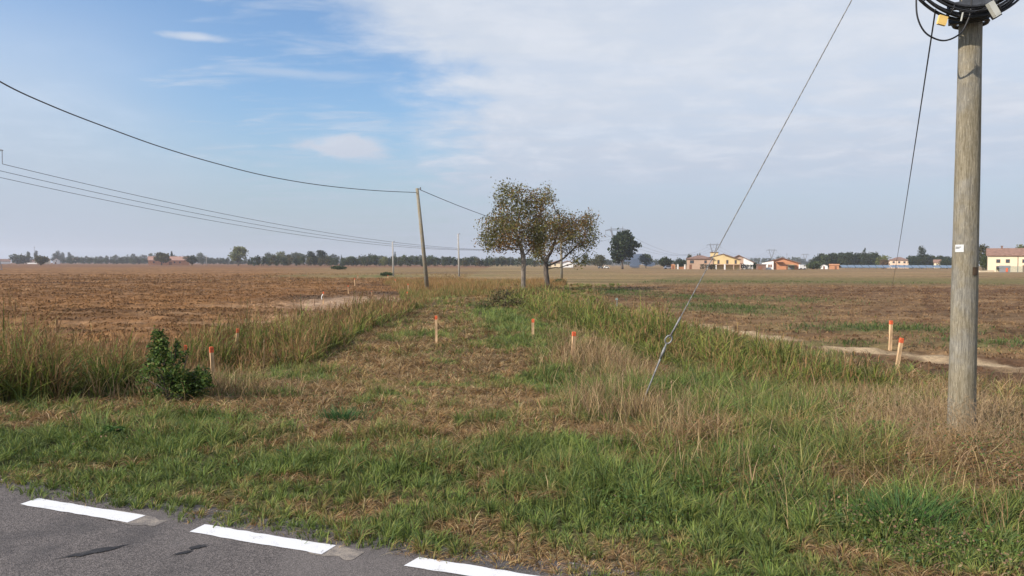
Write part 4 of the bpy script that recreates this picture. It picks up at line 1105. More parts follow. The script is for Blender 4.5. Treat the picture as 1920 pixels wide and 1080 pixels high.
# ---------------------------------------------------------------- survey stakes
def stake(px, yt, yb, wpx, label, dist=None, lean=0.0, tape=False, plain=False):
    z = -.5; p = GP(px, yb, z)
    for _ in range(4): z = terr(p.x, p.y); p = GP(px, yb, z)
    if dist: p = AT(px, yb, dist); p.z = terr(p.x, p.y)
    h = AT(px, yt, p.y).z - p.z; wd = wpx / FPX * p.y * .70
    o = empty('survey_stake', p, label, 'stake', 'survey stakes marking the works'); o.rotation_euler = (R(random.uniform(-2, 2)), R(lean), R(random.uniform(0, 40)))
    a, b = wd / 2, wd / 2.3; m1 = MB(); zt = h - min(.10, h * .18)
    m1.add([(-a * .3, -b * .3, -.15), (a * .3, -b * .3, -.15), (a * .3, b * .3, -.15), (-a * .3, b * .3, -.15), (-a, -b, .04), (a, -b, .04), (a, b, .04), (-a, b, .04), (-a, -b, zt), (a, -b, zt), (a, b, zt), (-a, b, zt)],
           [(0, 3, 2, 1), (0, 1, 5, 4), (1, 2, 6, 5), (2, 3, 7, 6), (3, 0, 4, 7), (4, 5, 9, 8), (5, 6, 10, 9), (6, 7, 11, 10), (7, 4, 8, 11), (8, 9, 10, 11)])
    m1.build('post', M['stake'], o)
    a *= 1.06; b *= 1.06; c = .72; m2 = MB()
    m2.add([(-a, -b, zt), (a, -b, zt), (a, b, zt), (-a, b, zt), (-a, -b, h - .012), (a, -b, h - .012), (a, b, h - .012), (-a, b, h - .012), (-a * c, -b * c, h), (a * c, -b * c, h), (a * c, b * c, h), (-a * c, b * c, h)],
           [(0, 3, 2, 1), (0, 1, 5, 4), (1, 2, 6, 5), (2, 3, 7, 6), (3, 0, 4, 7), (4, 5, 9, 8), (5, 6, 10, 9), (6, 7, 11, 10), (7, 4, 8, 11), (8, 9, 10, 11)])
    m2.build('painted_tip', M['white'] if plain else M['redpaint'], o)
    if tape:
        MB().tube([(-.02, -wd * .7, zt - .02), (-.06, -wd * .9, zt - .10), (-.09, -wd * .7, zt - .2), (-.05, -wd * .9, zt - .28)], .018, 4).build('ribbon', M['white'], o)
    return o
SK = [(348, 647, 712, 7, 'red tipped stake half hidden behind the green shrub', 14.6), (400, 650, 711, 9, 'red tipped stake just right of the green shrub', 12.6), (442, 616, 672, 6.5, 'red tipped stake behind the left reeds, right of the shrub', None),
      (818, 592, 643, 6.5, 'red tipped stake standing alone in the middle of the grassy track', None), (999, 598, 637, 6.5, 'red tipped stake at the edge of the right ditch, farther of the two', None), (1074, 622, 671, 8.5, 'red tipped stake among the dry grass, nearer of the two by the right ditch', None),
      (1669, 601, 657, 7, 'upright red tipped stake left of the big pole', None), (1681, 633, 696, 8.5, 'red tipped stake leaning right, left of the big pole', None),
      (606, 547, 570, 3.2, 'pale stake with white ribbon on the sandy patch', None), (653, 535, 551, 2.6, 'thin stake just beyond the sandy patch', None), (665.5, 522, 536, 2.4, 'thin stake in the bare soil behind the sandy patch', None),
      (763.5, 547, 564, 3, 'stake at the right corner of the sandy patch', None), (765.5, 532, 550, 2.8, 'stake right behind the one at the sandy patch corner', None), (741, 524, 534, 2.6, 'small orange stake below the first distant pole', None),
      (727, 516, 523.5, 2, 'tiny stake left of the first distant pole', None), (671, 516.5, 522.5, 2, 'tiny stake on the green strip far left of the poles', None), (697, 546, 553, 1.6, 'low stub of a stake behind the sandy patch', None)]
for (px, yt, yb, wp, lab, dist) in SK:
    stake(px, yt, yb, wp, lab, dist, lean={1681: 8, 442: 4, 400: -2, 1074: 3, 1669: 2}.get(px, random.uniform(-2, 2)), tape=(px == 606))
sp_ = GP(1157, 578, -.5); o = empty('marker_post', (sp_.x, sp_.y, terr(sp_.x, sp_.y)), 'small white capped marker standing in the reeds right of the track', 'marker')
MB().tube([(0, 0, 0), (0, 0, .55)], .022, 8).build('post', M['galv'], o); MB().box((-.02, 0, .47), (.11, .06, .07)).build('cap', simple('palegreen', (.30, .42, .36)), o)

# ---------------------------------------------------------------- houses
M['glass'] = simple('glass', (.05, .06, .07), .15, .1, 2, spec=.6)
M['roof_tile'] = simple('roof_tile', (.23, .135, .10), .85, .25, 1.6, bump=.4); M['roof_brown'] = simple('roof_brown', (.20, .125, .10), .85, .2, 1.6, bump=.4)
M['roof_pink'] = simple('roof_pink', (.36, .21, .165), .85, .15, 1.2)
M['w_pink'] = simple('w_pink', (.44, .30, .215), .85, .08, .8); M['w_yellow'] = simple('w_yellow', (.62, .48, .25), .85, .06, .8); M['w_orange'] = simple('w_orange', (.47, .22, .115), .85, .10, .8)
M['w_cream'] = simple('w_cream', (.72, .60, .42), .85, .06, .8); M['w_rose'] = simple('w_rose', (.66, .50, .38), .85, .06, .8); M['w_pale'] = simple('w_pale', (.72, .61, .43), .85, .05, .6); M['w_brick'] = simple('w_brick', (.46, .22, .12), .85, .12, 1.0)
M['shut'] = simple('shut', (.20, .09, .05), .7, .15, 3); M['hedge'] = M['leaf']
def house(px, dist, w, d, h, wall, roof, rise, kind, label, rz=0.0, wins=(), doors=(), chim=(), ov=.45, wallmat2=None, cat='house'):
    """origin at the middle of the front; x right, y away"""
    p = AT(px, 500, dist); o = empty('house' if cat == 'house' else cat.replace(' ', '_'), (p.x, dist, -.5), label, cat, None, rz - math.atan2(p.x, dist))
    m = MB()
    if kind == 'gable_front':       # ridge runs away from us: the gable is the front
        m.prism([(-w / 2, 0), (w / 2, 0), (w / 2, h), (0, h + rise), (-w / 2, h)], 0, d)
    elif kind == 'gable_side':
        m.box((0, d / 2, h / 2), (w, d, h)); m.add([(-w / 2, 0, h), (-w / 2, d, h), (-w / 2, d / 2, h + rise), (w / 2, 0, h), (w / 2, d, h), (w / 2, d / 2, h + rise)], [(0, 1, 2), (3, 5, 4)])
    else: m.box((0, d / 2, h / 2), (w, d, h))
    m.build('wall', M[wall], o)
    r = MB(); T = .22; W2 = w / 2 + ov; D0, D1 = -ov, d + ov; k = rise / (w / 2)
    if kind == 'gable_front':
        z0 = h - ov * k + .02; zt = h + rise + .02
        r.prism([(-W2, z0), (0, zt), (W2, z0), (W2, z0 + T), (0, zt + T), (-W2, z0 + T)], D0, D1)
    elif kind == 'gable_side':
        k2 = rise / (d / 2); z0 = h - ov * k2 + .02; zt = h + rise + .02
        vs_ = []
        for x_ in (-W2, W2): vs_ += [(x_, D0, z0), (x_, d / 2, zt), (x_, D1, z0), (x_, D1, z0 + T), (x_, d / 2, zt + T), (x_, D0, z0 + T)]
        r.add(vs_, [(5, 4, 3, 2, 1, 0), (6, 7, 8, 9, 10, 11)] + [(i, (i + 1) % 6, (i + 1) % 6 + 6, i + 6) for i in range(6)])
    elif kind == 'hip':
        q = min(w, d) / 2 * .95; z0 = h + .02
        r.add([(-W2, D0, z0), (W2, D0, z0), (W2, D1, z0), (-W2, D1, z0), (-W2, D0, z0 + T), (W2, D0, z0 + T), (W2, D1, z0 + T), (-W2, D1, z0 + T), (-w / 2 + q, d / 2, h + rise + T), (w / 2 - q, d / 2, h + rise + T)],
              [(0, 3, 2, 1), (0, 1, 5, 4), (1, 2, 6, 5), (2, 3, 7, 6), (3, 0, 4, 7), (4, 5, 9, 8), (5, 6, 9), (6, 7, 8, 9), (7, 4, 8)])
    else: r.box((0, d / 2, h + .12), (w + 2 * ov, d + 2 * ov, .22))
    ro = r.build('roof', M[roof], o)
    for (cx, cz) in chim:
        mm = MB(); mm.box((cx, d / 2, h + rise + cz / 2 - .2), (.5, .5, cz)); mm.box((cx, d / 2, h + rise + cz - .2), (.7, .7, .12)); mm.build('chimney', M['roof_brown'], ro)
    for (wx_, wz, ww, wh) in wins:
        f = MB(); f.box((wx_, -.03, wz), (ww + .16, .10, wh + .16)); fo = f.build('window', M['shut'], o)
        MB().box((wx_, -.10, wz), (ww, .05, wh)).build('pane', M['glass'], fo)
    for (wx_, ww, wh) in doors:
        f = MB(); f.box((wx_, -.03, wh / 2 + .03), (ww, .10, wh)); fo = f.build('door', M['shut'], o)
        MB().box((wx_ + ww * .35, -.10, wh * .5), (.08, .05, .12)).build('handle', M['steel'], fo)
    return o
def extra(o, name, c, d, mat, rz=0):
    return MB().box(c, d, rz).build(name, M[mat], o)
k3 = 300 / FPX
# the pink and yellow two storey house
H1 = house(1312, 300, 10.2, 9, 4.1, 'w_pink', 'roof_brown', 1.35, 'hip', 'two storey pink and yellow house with flat roofed tower', wins=((-3.1, 3.0, 1.4, 1.1), (2.2, 3.0, .8, 1.0)), doors=((-3.6, .9, 1.9),))
m = MB(); m.prism([(5.1, 0), (15.4, 0), (15.4, 3.9), (9.3, 6.0), (5.1, 5.4)], .4, 9); m.build('wall', M['w_yellow'], H1)
m = MB(); m.prism([(9.0, 6.05), (16.0, 3.75), (16.0, 3.98), (9.0, 6.3)], -.4, 9.4); m.prism([(2.3, 4.35), (9.2, 6.12), (9.2, 6.35), (2.3, 4.6)], .2, 9.2); m.build('roof', M['roof_brown'], H1)
m = MB(); m.box((5.6, 2.6, 5.6), (3.0, 3.0, 2.3)); tw = m.build('tower', M['w_yellow'], H1); MB().box((5.6, 2.6, 6.87), (3.5, 3.5, .2)).build('roof', M['roof_brown'], tw)
for x_ in (7.2, 10.6, 13.8): 
    f = MB().box((x_, .36, 3.0), (.8, .1, 1.5)).build('window', M['shut'], H1); MB().box((x_, .29, 3.0), (.6, .05, 1.3)).build('pane', M['glass'], f)
extra(H1, 'balcony', (9.2, -.6, 2.0), (13.4, 1.9, .25), 'w_pink')
for x_ in (3.0, 6.3, 9.5, 13.0, 15.5): extra(H1, 'column', (x_, -1.3, .93), (.35, .35, 1.86), 'white' if x_ < 8 else 'w_pink')
# pink gable with white right side
H2 = house(1385, 315, 11.8, 10, 2.9, 'w_pink', 'roof_tile', 2.9, 'gable_front', 'house with shallow pink gable and white right wall behind a clipped hedge', ov=.6, wins=((-2.5, 1.6, 1.2, 1.0), (-4.4, 1.6, 1.0, 1.0)))
m = MB(); m.prism([(1.9, .01), (5.88, .01), (5.88, 2.85), (1.9, 4.85)], -.06, -.01); m.build('white_render', M['white'], H2)
extra(H2, 'canopy', (-2.1, -1.0, 2.35), (8.0, 2.0, .22), 'roof_brown')
for x_ in (-5.6, -2.0, 1.5): extra(H2, 'column', (x_, -1.8, 1.12), (.25, .25, 2.24), 'white')
# orange gable with white wing
H3 = house(1466, 300, 12.6, 10, 2.6, 'w_orange', 'roof_tile', 2.05, 'gable_front', 'low orange gabled house with bright white left wing', ov=.7, doors=((2.2, 1.1, 2.1),))
m = MB(); m.prism([(-7.6, .0), (-3.15, .0), (-3.15, 3.35), (-7.6, 2.65)], -1.2, 3); wg = m.build('wing', M['white'], H3)
for x_, ww in ((-6.4, .7), (-4.9, .6), (-4.1, .6)):
    f = MB().box((x_, -1.23, 1.45), (ww, .08, 1.1)).build('window', M['shut'], wg)
extra(H3, 'canopy', (-.9, -.9, 3.0), (2.8, 1.8, .15), 'roof_brown'); extra(H3, 'canopy', (3.7, -1.3, 1.75), (3.6, 2.4, .15), 'roof_brown')
extra(H3, 'panel', (3.3, -.3, .85), (1.7, .2, 1.5), 'galv')
M['greenery'] = simple('greenery', (.20, .30, .16), .8)
extra(H3, 'garage_door', (3.5, -.12, 1.0), (2.4, .1, 1.9), 'greenery')
S1 = house(1427, 296, 3.6, 4, 1.9, 'roof_brown', 'roof_brown', 0, 'flat', 'dark open lean-to between the pink gable and the white wing', ov=.3, cat='shed', doors=((-.4, 1.6, 1.3),))
# cream villa, small house, yellow house
H4 = house(1685, 430, 10.2, 9, 4.6, 'w_rose', 'roof_brown', 1.7, 'hip', 'cream villa with hipped roof standing behind the solar panels', wins=[(x_, z_, .9, 1.0) for x_ in (-2.6, .2, 2.9) for z_ in (1.4, 3.5)], doors=((-1.2, 1.0, 2.0),))
extra(H4, 'wing', (-5.6, 3, 1.9), (1.4, 4, 3.8), 'w_rose')
H5 = house(1757, 470, 3.6, 6, 3.6, 'w_cream', 'roof_tile', 1.6, 'gable_side', 'tiny cream house with red roof half hidden by dark trees', wins=((0, 2.2, .7, .9),))
H6 = house(1918, 222, 17.6, 9, 5.0, 'w_pale', 'roof_tile', 2.0, 'gable_side', 'large pale yellow two storey farmhouse at the right edge', rz=R(3), wins=[(x_, 3.3, .85, .9) for x_ in (-6.2, -3.8, .3, 3.5, 6.0)] + [(x_, 1.25, .8, .9) for x_ in (-6.2, -3.8)], doors=((.4, 1.0, 2.0),), chim=((-5.2, 1.1),))
extra(H6, 'drainpipe', (-1.3, -.1, 2.5), (.12, .12, 4.9), 'roof_brown')
# left horizon houses
H7 = house(7, 800, 12, 8, 2.6, 'white', 'roof_brown', 2.4, 'gable_side', 'low white house at the extreme left of the horizon')
H8 = house(85, 800, 9.5, 9, 4.8, 'w_cream', 'roof_brown', 3.0, 'gable_front', 'cream gabled house partly behind the round bushy tree')
H9 = house(106, 790, 6.4, 7, 3.6, 'white', 'roof_brown', 2.4, 'gable_front', 'small white gabled house right of the round bushy tree', wins=((0, 3.2, .7, .8),), doors=((-.8, 1.3, 1.9),))
H10 = house(58, 830, 13, 7, 2.8, 'w_rose', 'roof_tile', 1.8, 'gable_side', 'low pinkish house left of the round bushy tree')
H11 = house(143, 900, 8, 6, 5.5, 'w_rose', 'roof_pink', 1.6, 'hip', 'pale roofed house showing over the left garden trees')
H12 = house(317, 600, 30, 10, 3.8, 'w_brick', 'roof_pink', 2.9, 'gable_side', 'long brick farm building with pink tiled roof', wins=[(x_, 2.2, 1.0, 1.2) for x_ in (-11, -4, 4, 8)], doors=((1, 2.2, 2.6),))
H13 = house(1044, 420, 6.2, 7, 2.5, 'w_cream', 'roof_brown', 1.1, 'hip', 'small pale house left of the pole behind the walnuts', wins=((-1, 1.4, .8, .8),))
H14 = house(1064, 410, 6.0, 7, 2.5, 'white', 'roof_pink', 1.1, 'gable_front', 'small white house right of the pole behind the walnuts', wins=((0, 1.3, .8, .8),))
H15 = house(1545, 340, 3.1, 3.5, 1.4, 'white', 'galv', .6, 'gable_front', 'little white hut between the bright bush and the orange shed', cat='hut', ov=.2, doors=((0, .7, 1.2),))
H16 = house(1564, 325, 3.9, 3, 1.75, 'w_orange', 'w_orange', .35, 'gable_side', 'orange wooden shed at the left end of the solar panels', cat='shed', ov=.2, doors=((.6, .8, 1.4),))
H17 = house(1262, 305, 1.5, 1.5, 1.6, 'w_orange', 'w_orange', .3, 'hip', 'orange kiosk left of the pink house', cat='kiosk', ov=.1, doors=((0, .6, 1.3),))
# clipped hedges, garden posts, low walls
def hedge(px0, px1, dist, h, label, pal='dark'):
    a, b = AT(px0, 500, dist), AT(px1, 500, dist); L_ = (b - a).length; g = np.random.default_rng(int(px0)); n = int(L_ * 160)
    P_ = np.stack([g.uniform(-L_ / 2, L_ / 2, n), g.uniform(-.5, .5, n), h * g.random(n) ** .8 + g.normal(0, .05, n)], -1)
    c = np.array(LC[pal])[g.integers(0, 3, n)]
    V, L, s_, t_, C = leafquads(P_, g.uniform(.2, .4, n), c, .7); o = np_mesh('hedge', V, L, s_, t_, M['leaf'], C); o.location = ((a.x + b.x) / 2, dist, -.5); tag(o, label, 'hedge')
hedge(1313, 1342, 292, 2.0, 'clipped dark hedge below the yellow house balcony'); hedge(1364, 1418, 300, 1.9, 'long clipped dark hedge before the pink gable house')
def van(px, dist, w, h, label, mat='white'):
    p = AT(px, 500, dist); o = empty('van', (p.x, dist, -.5), label, 'van')
    m = MB(); m.prism([(-w / 2, .3), (w / 2, .3), (w / 2, h * .62), (w / 2 - w * .10, h * .68), (w / 2 - w * .22, h), (-w / 2 + .1, h), (-w / 2, h * .9)], -.9, .9); m.build('body', M[mat], o)
    MB().prism([(w / 2 - w * .14, h * .66), (w / 2 - w * .235, h * .95), (w / 2 - w * .36, h * .95), (w / 2 - w * .36, h * .66)], -.93, -.905).build('window', M['glass'], o)
    for x_ in (-w * .3, w * .3):
        MB().tube([(x_, -.95, .33), (x_, -.72, .33)], .33, 14).build('wheel', M['black'], o); MB().tube([(x_, .72, .33), (x_, .95, .33)], .33, 14).build('wheel', M['black'], o)
van(1504, 312, 2.6, 1.9, 'white van parked right of the orange gabled house'); van(1495, 322, 2.2, 2.1, 'second white vehicle half hidden behind the white van')
def car(px, dist, w, h, label, mat):
    p = AT(px, 500, dist); o = empty('parked_car', (p.x, dist, -.5), label, 'car'); k = w / 2
    m = MB(); m.prism([(-k, .3), (k, .3), (k, h * .55), (k * .75, h * .62), (k * .35, h), (-k * .55, h), (-k * .85, h * .62), (-k, h * .58)], -.8, .8); m.build('body', M[mat], o)
    MB().prism([(k * .62, h * .64), (k * .33, h * .94), (-k * .5, h * .94), (-k * .74, h * .64)], -.83, -.805).build('window', M['glass'], o)
    for x_ in (-k * .62, k * .62):
        MB().tube([(x_, -.84, .3), (x_, -.66, .3)], .3, 12).build('wheel', M['black'], o); MB().tube([(x_, .66, .3), (x_, .84, .3)], .3, 12).build('wheel', M['black'], o)
car(1253, 310, 3.6, 1.35, 'white car parked left of the orange kiosk', 'white')
car(1126, 330, 2.4, 1.0, 'small white trailer shape left of the lone oak, left one', 'galv'); car(1137, 330, 2.4, 1.2, 'small dark and white car left of the lone oak, right one', 'white')
for k, (px, h) in enumerate(((1271, 1.9), (1284, 1.8), (1483, 0.0), (1342, 2.0))):
    if h:
        p = AT(px, 500, 304); o = tag(MB().box((0, 0, h / 2), (.45, .45, h)).box((0, 0, h + .06), (.6, .6, .12)).build('gate_post', M['white']), ['white gate post nearest the orange kiosk', 'white gate post nearest the pink house', '', 'white post at the right end of the balcony hedge'][k], 'post'); o.location = (p.x, 291 if px > 1300 else 304, -.5)
def low_wall(px0, px1, dist, h, mat, label):
    a, b = AT(px0, 500, dist), AT(px1, 500, dist); o = tag(MB().box((0, 0, h / 2), (b.x - a.x, .3, h)).box((0, 0, h + .03), (b.x - a.x + .1, .42, .06)).build('low_wall', M[mat]), label, 'wall'); o.location = ((a.x + b.x) / 2, dist, -.5)
low_wall(1273, 1283, 306, .9, 'w_brick', 'low brick red wall between the white gate posts')
low_wall(1836, 1864, 218, .45, 'w_pale', 'low cream wall just right of the big pole')
low_wall(52, 70, 790, 1.2, 'white', 'low pale wall left of the round bushy tree')
# fence with green netting and small things at the right house
a, b = AT(1893, 500, 205), AT(1990, 500, 200)
fo = empty('fence', (a.x, 205, -.5), 'green netted garden fence in front of the yellow farmhouse', 'fence')
for k in range(7): MB().tube([((b.x - a.x) * k / 6, -5 * k / 6, 0), ((b.x - a.x) * k / 6, -5 * k / 6, 1.9)], .05, 6).build('fence_post', M['steel'], fo)
M['net'] = simple('net', (.18, .25, .20), .8, .25, 2)
mm = MB()
for k in range(60):
    x_ = (b.x - a.x) * k / 59; mm.box((x_, -5 * k / 59 - .05, .95), (.10, .02, 1.7))
mm.build('netting', M['net'], fo)
shb = house(1884, 214, 2.6, 2.0, 1.3, 'galv', 'galv', .4, 'gable_side', 'small grey and red hutch by the yellow farmhouse corner', cat='hutch', ov=.1); extra(shb, 'red_panel', (.5, -.08, .7), (.5, .1, 1.1), 'redpaint')
far_tree(1876, 510, 500, 14, 'green', 'bush', 'small garden bush under the yellow farmhouse windows', name='bush', trunk_frac=.02, dist=216, n=500, cat='bush')

# solar panels in a long row
M['solar'] = simple('solar', (.12, .17, .24), .25, .12, .4, spec=.6)
x0_, x1_ = 1576, 1790; nT = 16; proto = None
for k in range(nT):
    px = x0_ + (x1_ - x0_) * (k + .5) / nT; dd = 330; wv = (x1_ - x0_) / nT / FPX * dd - .25
    p = AT(px, 500, dd)
    if proto is None:
        o = empty('solar_table', (p.x, dd, -.5), '', 'solar panel'); m = MB()
        m.add([(-wv / 2, -1.1, .75), (wv / 2, -1.1, .75), (wv / 2, 1.1, 1.85), (-wv / 2, 1.1, 1.85), (-wv / 2, -1.1, .80), (wv / 2, -1.1, .80), (wv / 2, 1.1, 1.90), (-wv / 2, 1.1, 1.90)], [(0, 3, 2, 1), (4, 5, 6, 7), (0, 1, 5, 4), (1, 2, 6, 5), (2, 3, 7, 6), (3, 0, 4, 7)])
        m.build('panel', M['solar'], o)
        for x_ in (-wv * .35, wv * .35): 
            m = MB(); m.tube([(x_, -.7, 0), (x_, -.7, .93)], .05, 6); m.tube([(x_, .8, 0), (x_, .8, 1.68)], .05, 6); m.build('leg', M['steel'], o)
        proto = o
    else:
        o = proto.copy(); COL.objects.link(o)
        for ch in proto.children:
            c = ch.copy(); COL.objects.link(c); c.parent = o
        o.location = (p.x, dd, -.5)
    tag(o, 'solar panel table at the left end of the row, next to the orange shed' if k == 0 else 'blue grey tilted solar panel table in the long row right of the orange shed', 'solar panel', 'solar panels in a row')

# ---------------------------------------------------------------- green shrub and the weeds of the verge
def shrub(px, yb, lobes, n, pal, label, stem_top, seed=3, size=(.026, .055)):
    z = -.45; p = GP(px, yb, z)
    for _ in range(3): z = terr(p.x, p.y); p = GP(px, yb, z)
    yd = p.y; o = empty('shrub', p, label, 'shrub'); g = np.random.default_rng(seed)
    Q = []; wts = np.array([l[2] * l[3] for l in lobes], float); js = g.choice(len(lobes), n, p=wts / wts.sum())
    for j in range(len(lobes)):
        cx, cy, rx, ry = lobes[j]; c0 = AT(cx, cy, yd + g.uniform(-.12, .12)) - p; k = yd / FPX; m_ = (js == j).sum()
        d = g.normal(0, 1, (m_, 3)); d /= np.linalg.norm(d, axis=1)[:, None]; d *= (g.random(m_) ** .55 * 1.25)[:, None]
        Q.append(np.array(c0) + d * np.array([rx * k, min(rx, 40) * k, ry * k]))
    Q = np.concatenate(Q); Q = Q[Q[:, 2] > .02]
    keep = fbm((Q[:, 0] + Q[:, 1]) * 6, Q[:, 2] * 6 + Q[:, 1] * 4, 5, 3) > .445; Q = Q[keep]
    c = np.array(pal)[g.integers(0, len(pal), len(Q))] * (1 + g.uniform(-.25, .25, (len(Q), 1)))
    V, L, a, b, C = leafquads(Q, g.uniform(size[0], size[1], len(Q)), c, .6); np_mesh('foliage', V, L, a, b, M['leaf'], C, parent=o)
    m = MB()
    for (cx, cy, rx, ry) in lobes:
        e = AT(cx, cy - ry * .6, yd) - p; m.tube([(0, 0, 0), tuple(e * .5 + Vector((g.uniform(-.03, .03), 0, .05))), tuple(e)], [.012, .008, .003], 5)
    m.build('stem', M['bark'], o, True); return o
BR_ = [(0.13, 0.10, 0.05), (0.10, 0.095, 0.04), (0.18, 0.125, 0.065), (0.08, 0.08, 0.035)]
shrub(945, 582, [(935, 556, 14, 14), (950, 550, 13, 13), (925, 563, 12, 10), (962, 560, 12, 12), (944, 568, 20, 10), (905, 570, 16, 6), (975, 566, 14, 6)], 1500, BR_, 'dark half leafless thicket left of the walnut trunks', 0, 8, (.05, .13))
shrub(1024, 558, [(1012, 546, 10, 9), (1030, 544, 14, 11), (1046, 548, 12, 8), (1000, 550, 10, 7)], 1500, BR_, 'dark undergrowth round the leaning walnut trunk', 0, 9, (.05, .13))
SP = [(0.060, 0.105, 0.024), (0.090, 0.155, 0.032), (0.150, 0.220, 0.048), (0.035, 0.062, 0.020), (0.16, 0.17, 0.045)]
shrub(322, 758, [(297, 638, 11, 26), (294, 660, 17, 16), (302, 678, 24, 22), (296, 704, 27, 26), (322, 668, 16, 18), (336, 690, 28, 26), (318, 700, 30, 26), (356, 704, 32, 24), (372, 722, 22, 20), (326, 728, 44, 20), (292, 728, 24, 16), (312, 652, 5, 20), (332, 652, 5, 16), (352, 676, 6, 18), (374, 694, 6, 15), (276, 690, 6, 15), (268, 712, 12, 10), (388, 712, 8, 13), (398, 730, 8, 8)], 11000, SP, 'dark green leafy shrub growing at the edge of the left reeds', 0)
WG = [(0.060, 0.120, 0.030), (0.085, 0.160, 0.035), (0.045, 0.095, 0.030)]
for i, (px, yb, rx, ry, lab) in enumerate([(1515, 800, 34, 20, 'leafy green weed on the right bank, largest clump'), (1655, 835, 40, 28, 'leafy weed left of the foot of the big pole'), (1370, 870, 46, 22, 'broad green weed in the middle of the right bank'),
                                          (1480, 905, 40, 18, 'leafy weed low on the right bank above the lush tuft'), (1275, 760, 14, 12, 'small weed beside the guy wire anchor'), (205, 820, 26, 12, 'bright green weed at the left verge')]):
    o = shrub(px, yb, [(px, yb - ry * .6, rx, ry * .8), (px - rx * .4, yb - ry * 1.0, rx * .5, ry * .6), (px + rx * .5, yb - ry * .8, rx * .5, ry * .6)], 750, WG, lab, 0, 20 + i, (.03, .065)); o.name = 'weed'; o['category'] = 'weed'
# dry branched umbels near the big pole and the lone stalks
g = np.random.default_rng(77); mb = MB(); 
M['dry'] = simple('dry', (.27, .19, .11), .9, .3, 8)
for k in range(120):
    px = g.choice([g.normal(1800, 60), g.uniform(1700, 1960), g.uniform(1600, 1760)]); yb = g.uniform(800, 890) if px > 1700 else g.uniform(770, 840)
    p = GP(px, yb, -.25); 
    if pdist(np.array([p.x]), np.array([p.y]), DR)[0] < .7: continue
    p.z = terr(p.x, p.y); h = g.uniform(.25, .58); lx, ly = g.normal(0, .10, 2)
    tp = p + Vector((lx, ly, h)); mb.tube([p, p.lerp(tp, .5) + Vector((g.normal(0, .02), 0, 0)), tp], [.0030, .0022, .0012], 4, cap=False)
    for q in range(g.integers(4, 9)):
        t = g.uniform(.35, 1.0); s_ = p.lerp(tp, t); e = s_ + Vector((g.normal(0, .09), g.normal(0, .09), g.uniform(.04, .16)))
        mb.tube([s_, e], [.0017, .0010], 3, cap=False)
        for r_ in range(2): mb.tube([e, e + Vector((g.normal(0, .03), g.normal(0, .03), g.uniform(.0, .05)))], [.0013, .0010], 3, cap=False)
tag(mb.build('dry_weeds', M['dry']), 'tangle of dry branching weeds round the foot of the big pole', 'weeds', None, 'stuff')
for (px, yb, yt, lab) in ((303, 760, 690, 'tall bare pale stalk in front of the green shrub'), (1256, 790, 716, 'dark seed stalk right of the guy wire'), (1164, 770, 702, 'thin dark stalk left of the guy wire'), (492, 715, 640, 'tall green stalk right of the left stakes')):
    z = -.4; p = GP(px, yb, z); z = terr(p.x, p.y); p = GP(px, yb, z); t = AT(px + 3, yt, p.y)
    o = tag(MB().tube([(0, 0, 0), tuple((t - p) * .5 + Vector((.015, 0, 0))), tuple(t - p)], [.007, .005, .004], 5).tube([tuple((t - p) * .96), tuple((t - p) * 1.03)], [.012, .008], 5).build('dry_stalk', M['dry'], None, True), lab, 'stalk'); o.location = p
def tuft(px, yb, n, H, cols, label, spread):
    z = -.2; p = GP(px, yb, z); z = terr(p.x, p.y); p = GP(px, yb, z)
    P_ = np.array([[g.normal(0, spread), g.normal(0, spread * .7), 0] for _ in range(n)]); ang = np.arctan2(P_[:, 1], P_[:, 0]) + g.normal(0, .4, n)
    c = np.array(cols)[g.integers(0, len(cols), n)]
    o = blade_mesh('grass_tuft', P_, H * g.uniform(.6, 1.1, n), .006 + .005 * g.random(n), ang, g.uniform(.2, 1.0, n), c * .8, c * 1.2, 3); o.location = p; tag(o, label, 'grass tuft')
tuft(1690, 995, 420, .30, [(0.07, 0.135, .035), (.10, .17, .045), (.055, .11, .04)], 'lush dark green grass tuft low at the right', .14)
tuft(640, 790, 200, .22, [(0.05, 0.12, .04), (.07, .14, .05)], 'green grass tuft in the browned verge left of centre', .12)
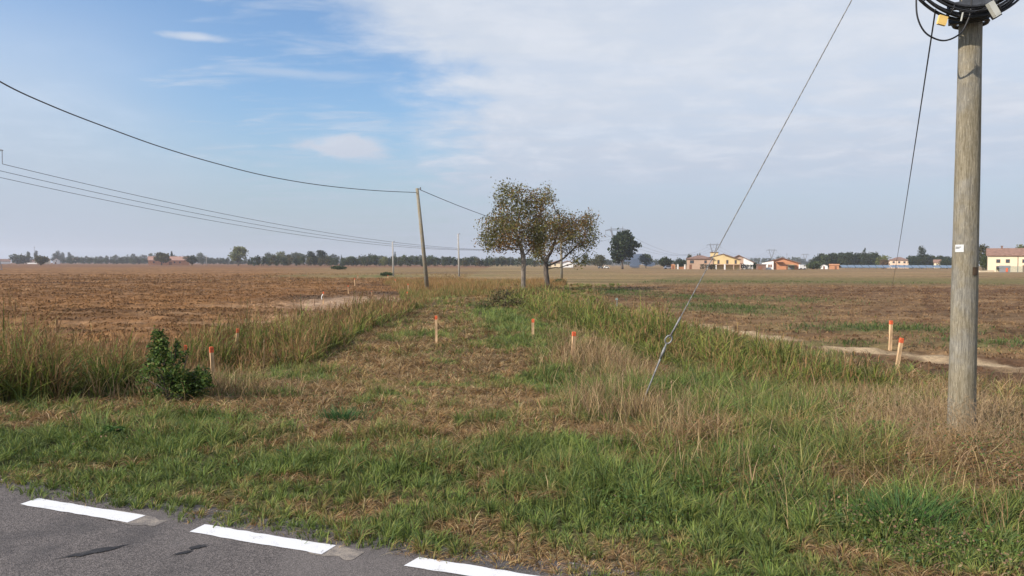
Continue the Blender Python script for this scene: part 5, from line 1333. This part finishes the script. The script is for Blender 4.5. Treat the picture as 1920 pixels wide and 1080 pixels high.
# gravel along the asphalt edge
mb = MB(); gg = random.Random(5)
for k in range(1400):
    a = gg.uniform(-4, 6.5); s_ = gg.gauss(.04, .07); c = along(a, s_, 0); q = gg.uniform(.003, .009)
    if s_ < -.14: continue
    z0 = .002 if s_ < 0 else -.028
    vs_ = [(c[0] + q * math.cos(t) * gg.uniform(.7, 1.2), c[1] + q * math.sin(t) * gg.uniform(.7, 1.2), z0) for t in (0, 1.2, 2.5, 3.8, 5.1)]
    mb.add(vs_ + [(c[0], c[1], z0 + q * .9)], [(0, 1, 5), (1, 2, 5), (2, 3, 5), (3, 4, 5), (4, 0, 5)])
M['gravel'] = simple('gravel', (.26, .23, .20), .9, .5, 40)
tag(mb.build('gravel', M['gravel']), 'loose gravel along the broken asphalt edge', 'gravel', None, 'stuff')

# ---------------------------------------------------------------- smoke drifting by the oak
m_, nt_, out_ = new_mat('smoke'); v_ = nt_.new('ShaderNodeVolumePrincipled'); v_.inputs['Color'].default_value = (.86, .89, .95, 1); v_.inputs['Density'].default_value = 0.003; nt_.l.new(v_.outputs[0], out_.inputs['Volume'])
mb = MB(); c_ = AT(1190, 500, 340); na_, nb_ = 12, 7; gs = np.random.default_rng(3)
for q_ in range(16):
    ox, oz = gs.normal(0, 2.6), gs.uniform(.8, 6.0); ra, rz_ = gs.uniform(1.0, 3.2), gs.uniform(.5, 1.6)
    oz = max(oz, rz_ + .1)
    vs_ = [(ox + ra * math.sin(math.pi * i / nb_) * math.cos(2 * math.pi * k / na_), gs.normal(0, .02) + q_ * .9 - 7 + ra * .4 * math.sin(math.pi * i / nb_) * math.sin(2 * math.pi * k / na_), oz + rz_ * math.cos(math.pi * i / nb_)) for i in range(nb_ + 1) for k in range(na_)]
    mb.add(vs_, [(i * na_ + k, i * na_ + (k + 1) % na_, (i + 1) * na_ + (k + 1) % na_, (i + 1) * na_ + k) for i in range(nb_) for k in range(na_)])
o = mb.build('smoke', m_, None, True); o.location = (c_.x, 340, -.5); tag(o, 'thin blue smoke drifting low behind the right side of the lone dark oak', 'smoke', None, 'stuff')

# ---------------------------------------------------------------- haze
def haze():
    m, nt, out = new_mat('haze'); v = nt.new('ShaderNodeVolumePrincipled')
    v.inputs['Color'].default_value = (.86, .90, 1.0, 1); v.inputs['Density'].default_value = 0.00020; v.inputs['Anisotropy'].default_value = 0.25
    nt.l.new(v.outputs[0], out.inputs['Volume'])
    mb = MB().box((0, 0, 29.0), (6800, 6800, 62.0)); o = mb.build('haze', m); tag(o, 'pale morning haze over the plain', None, None, 'stuff')
haze()
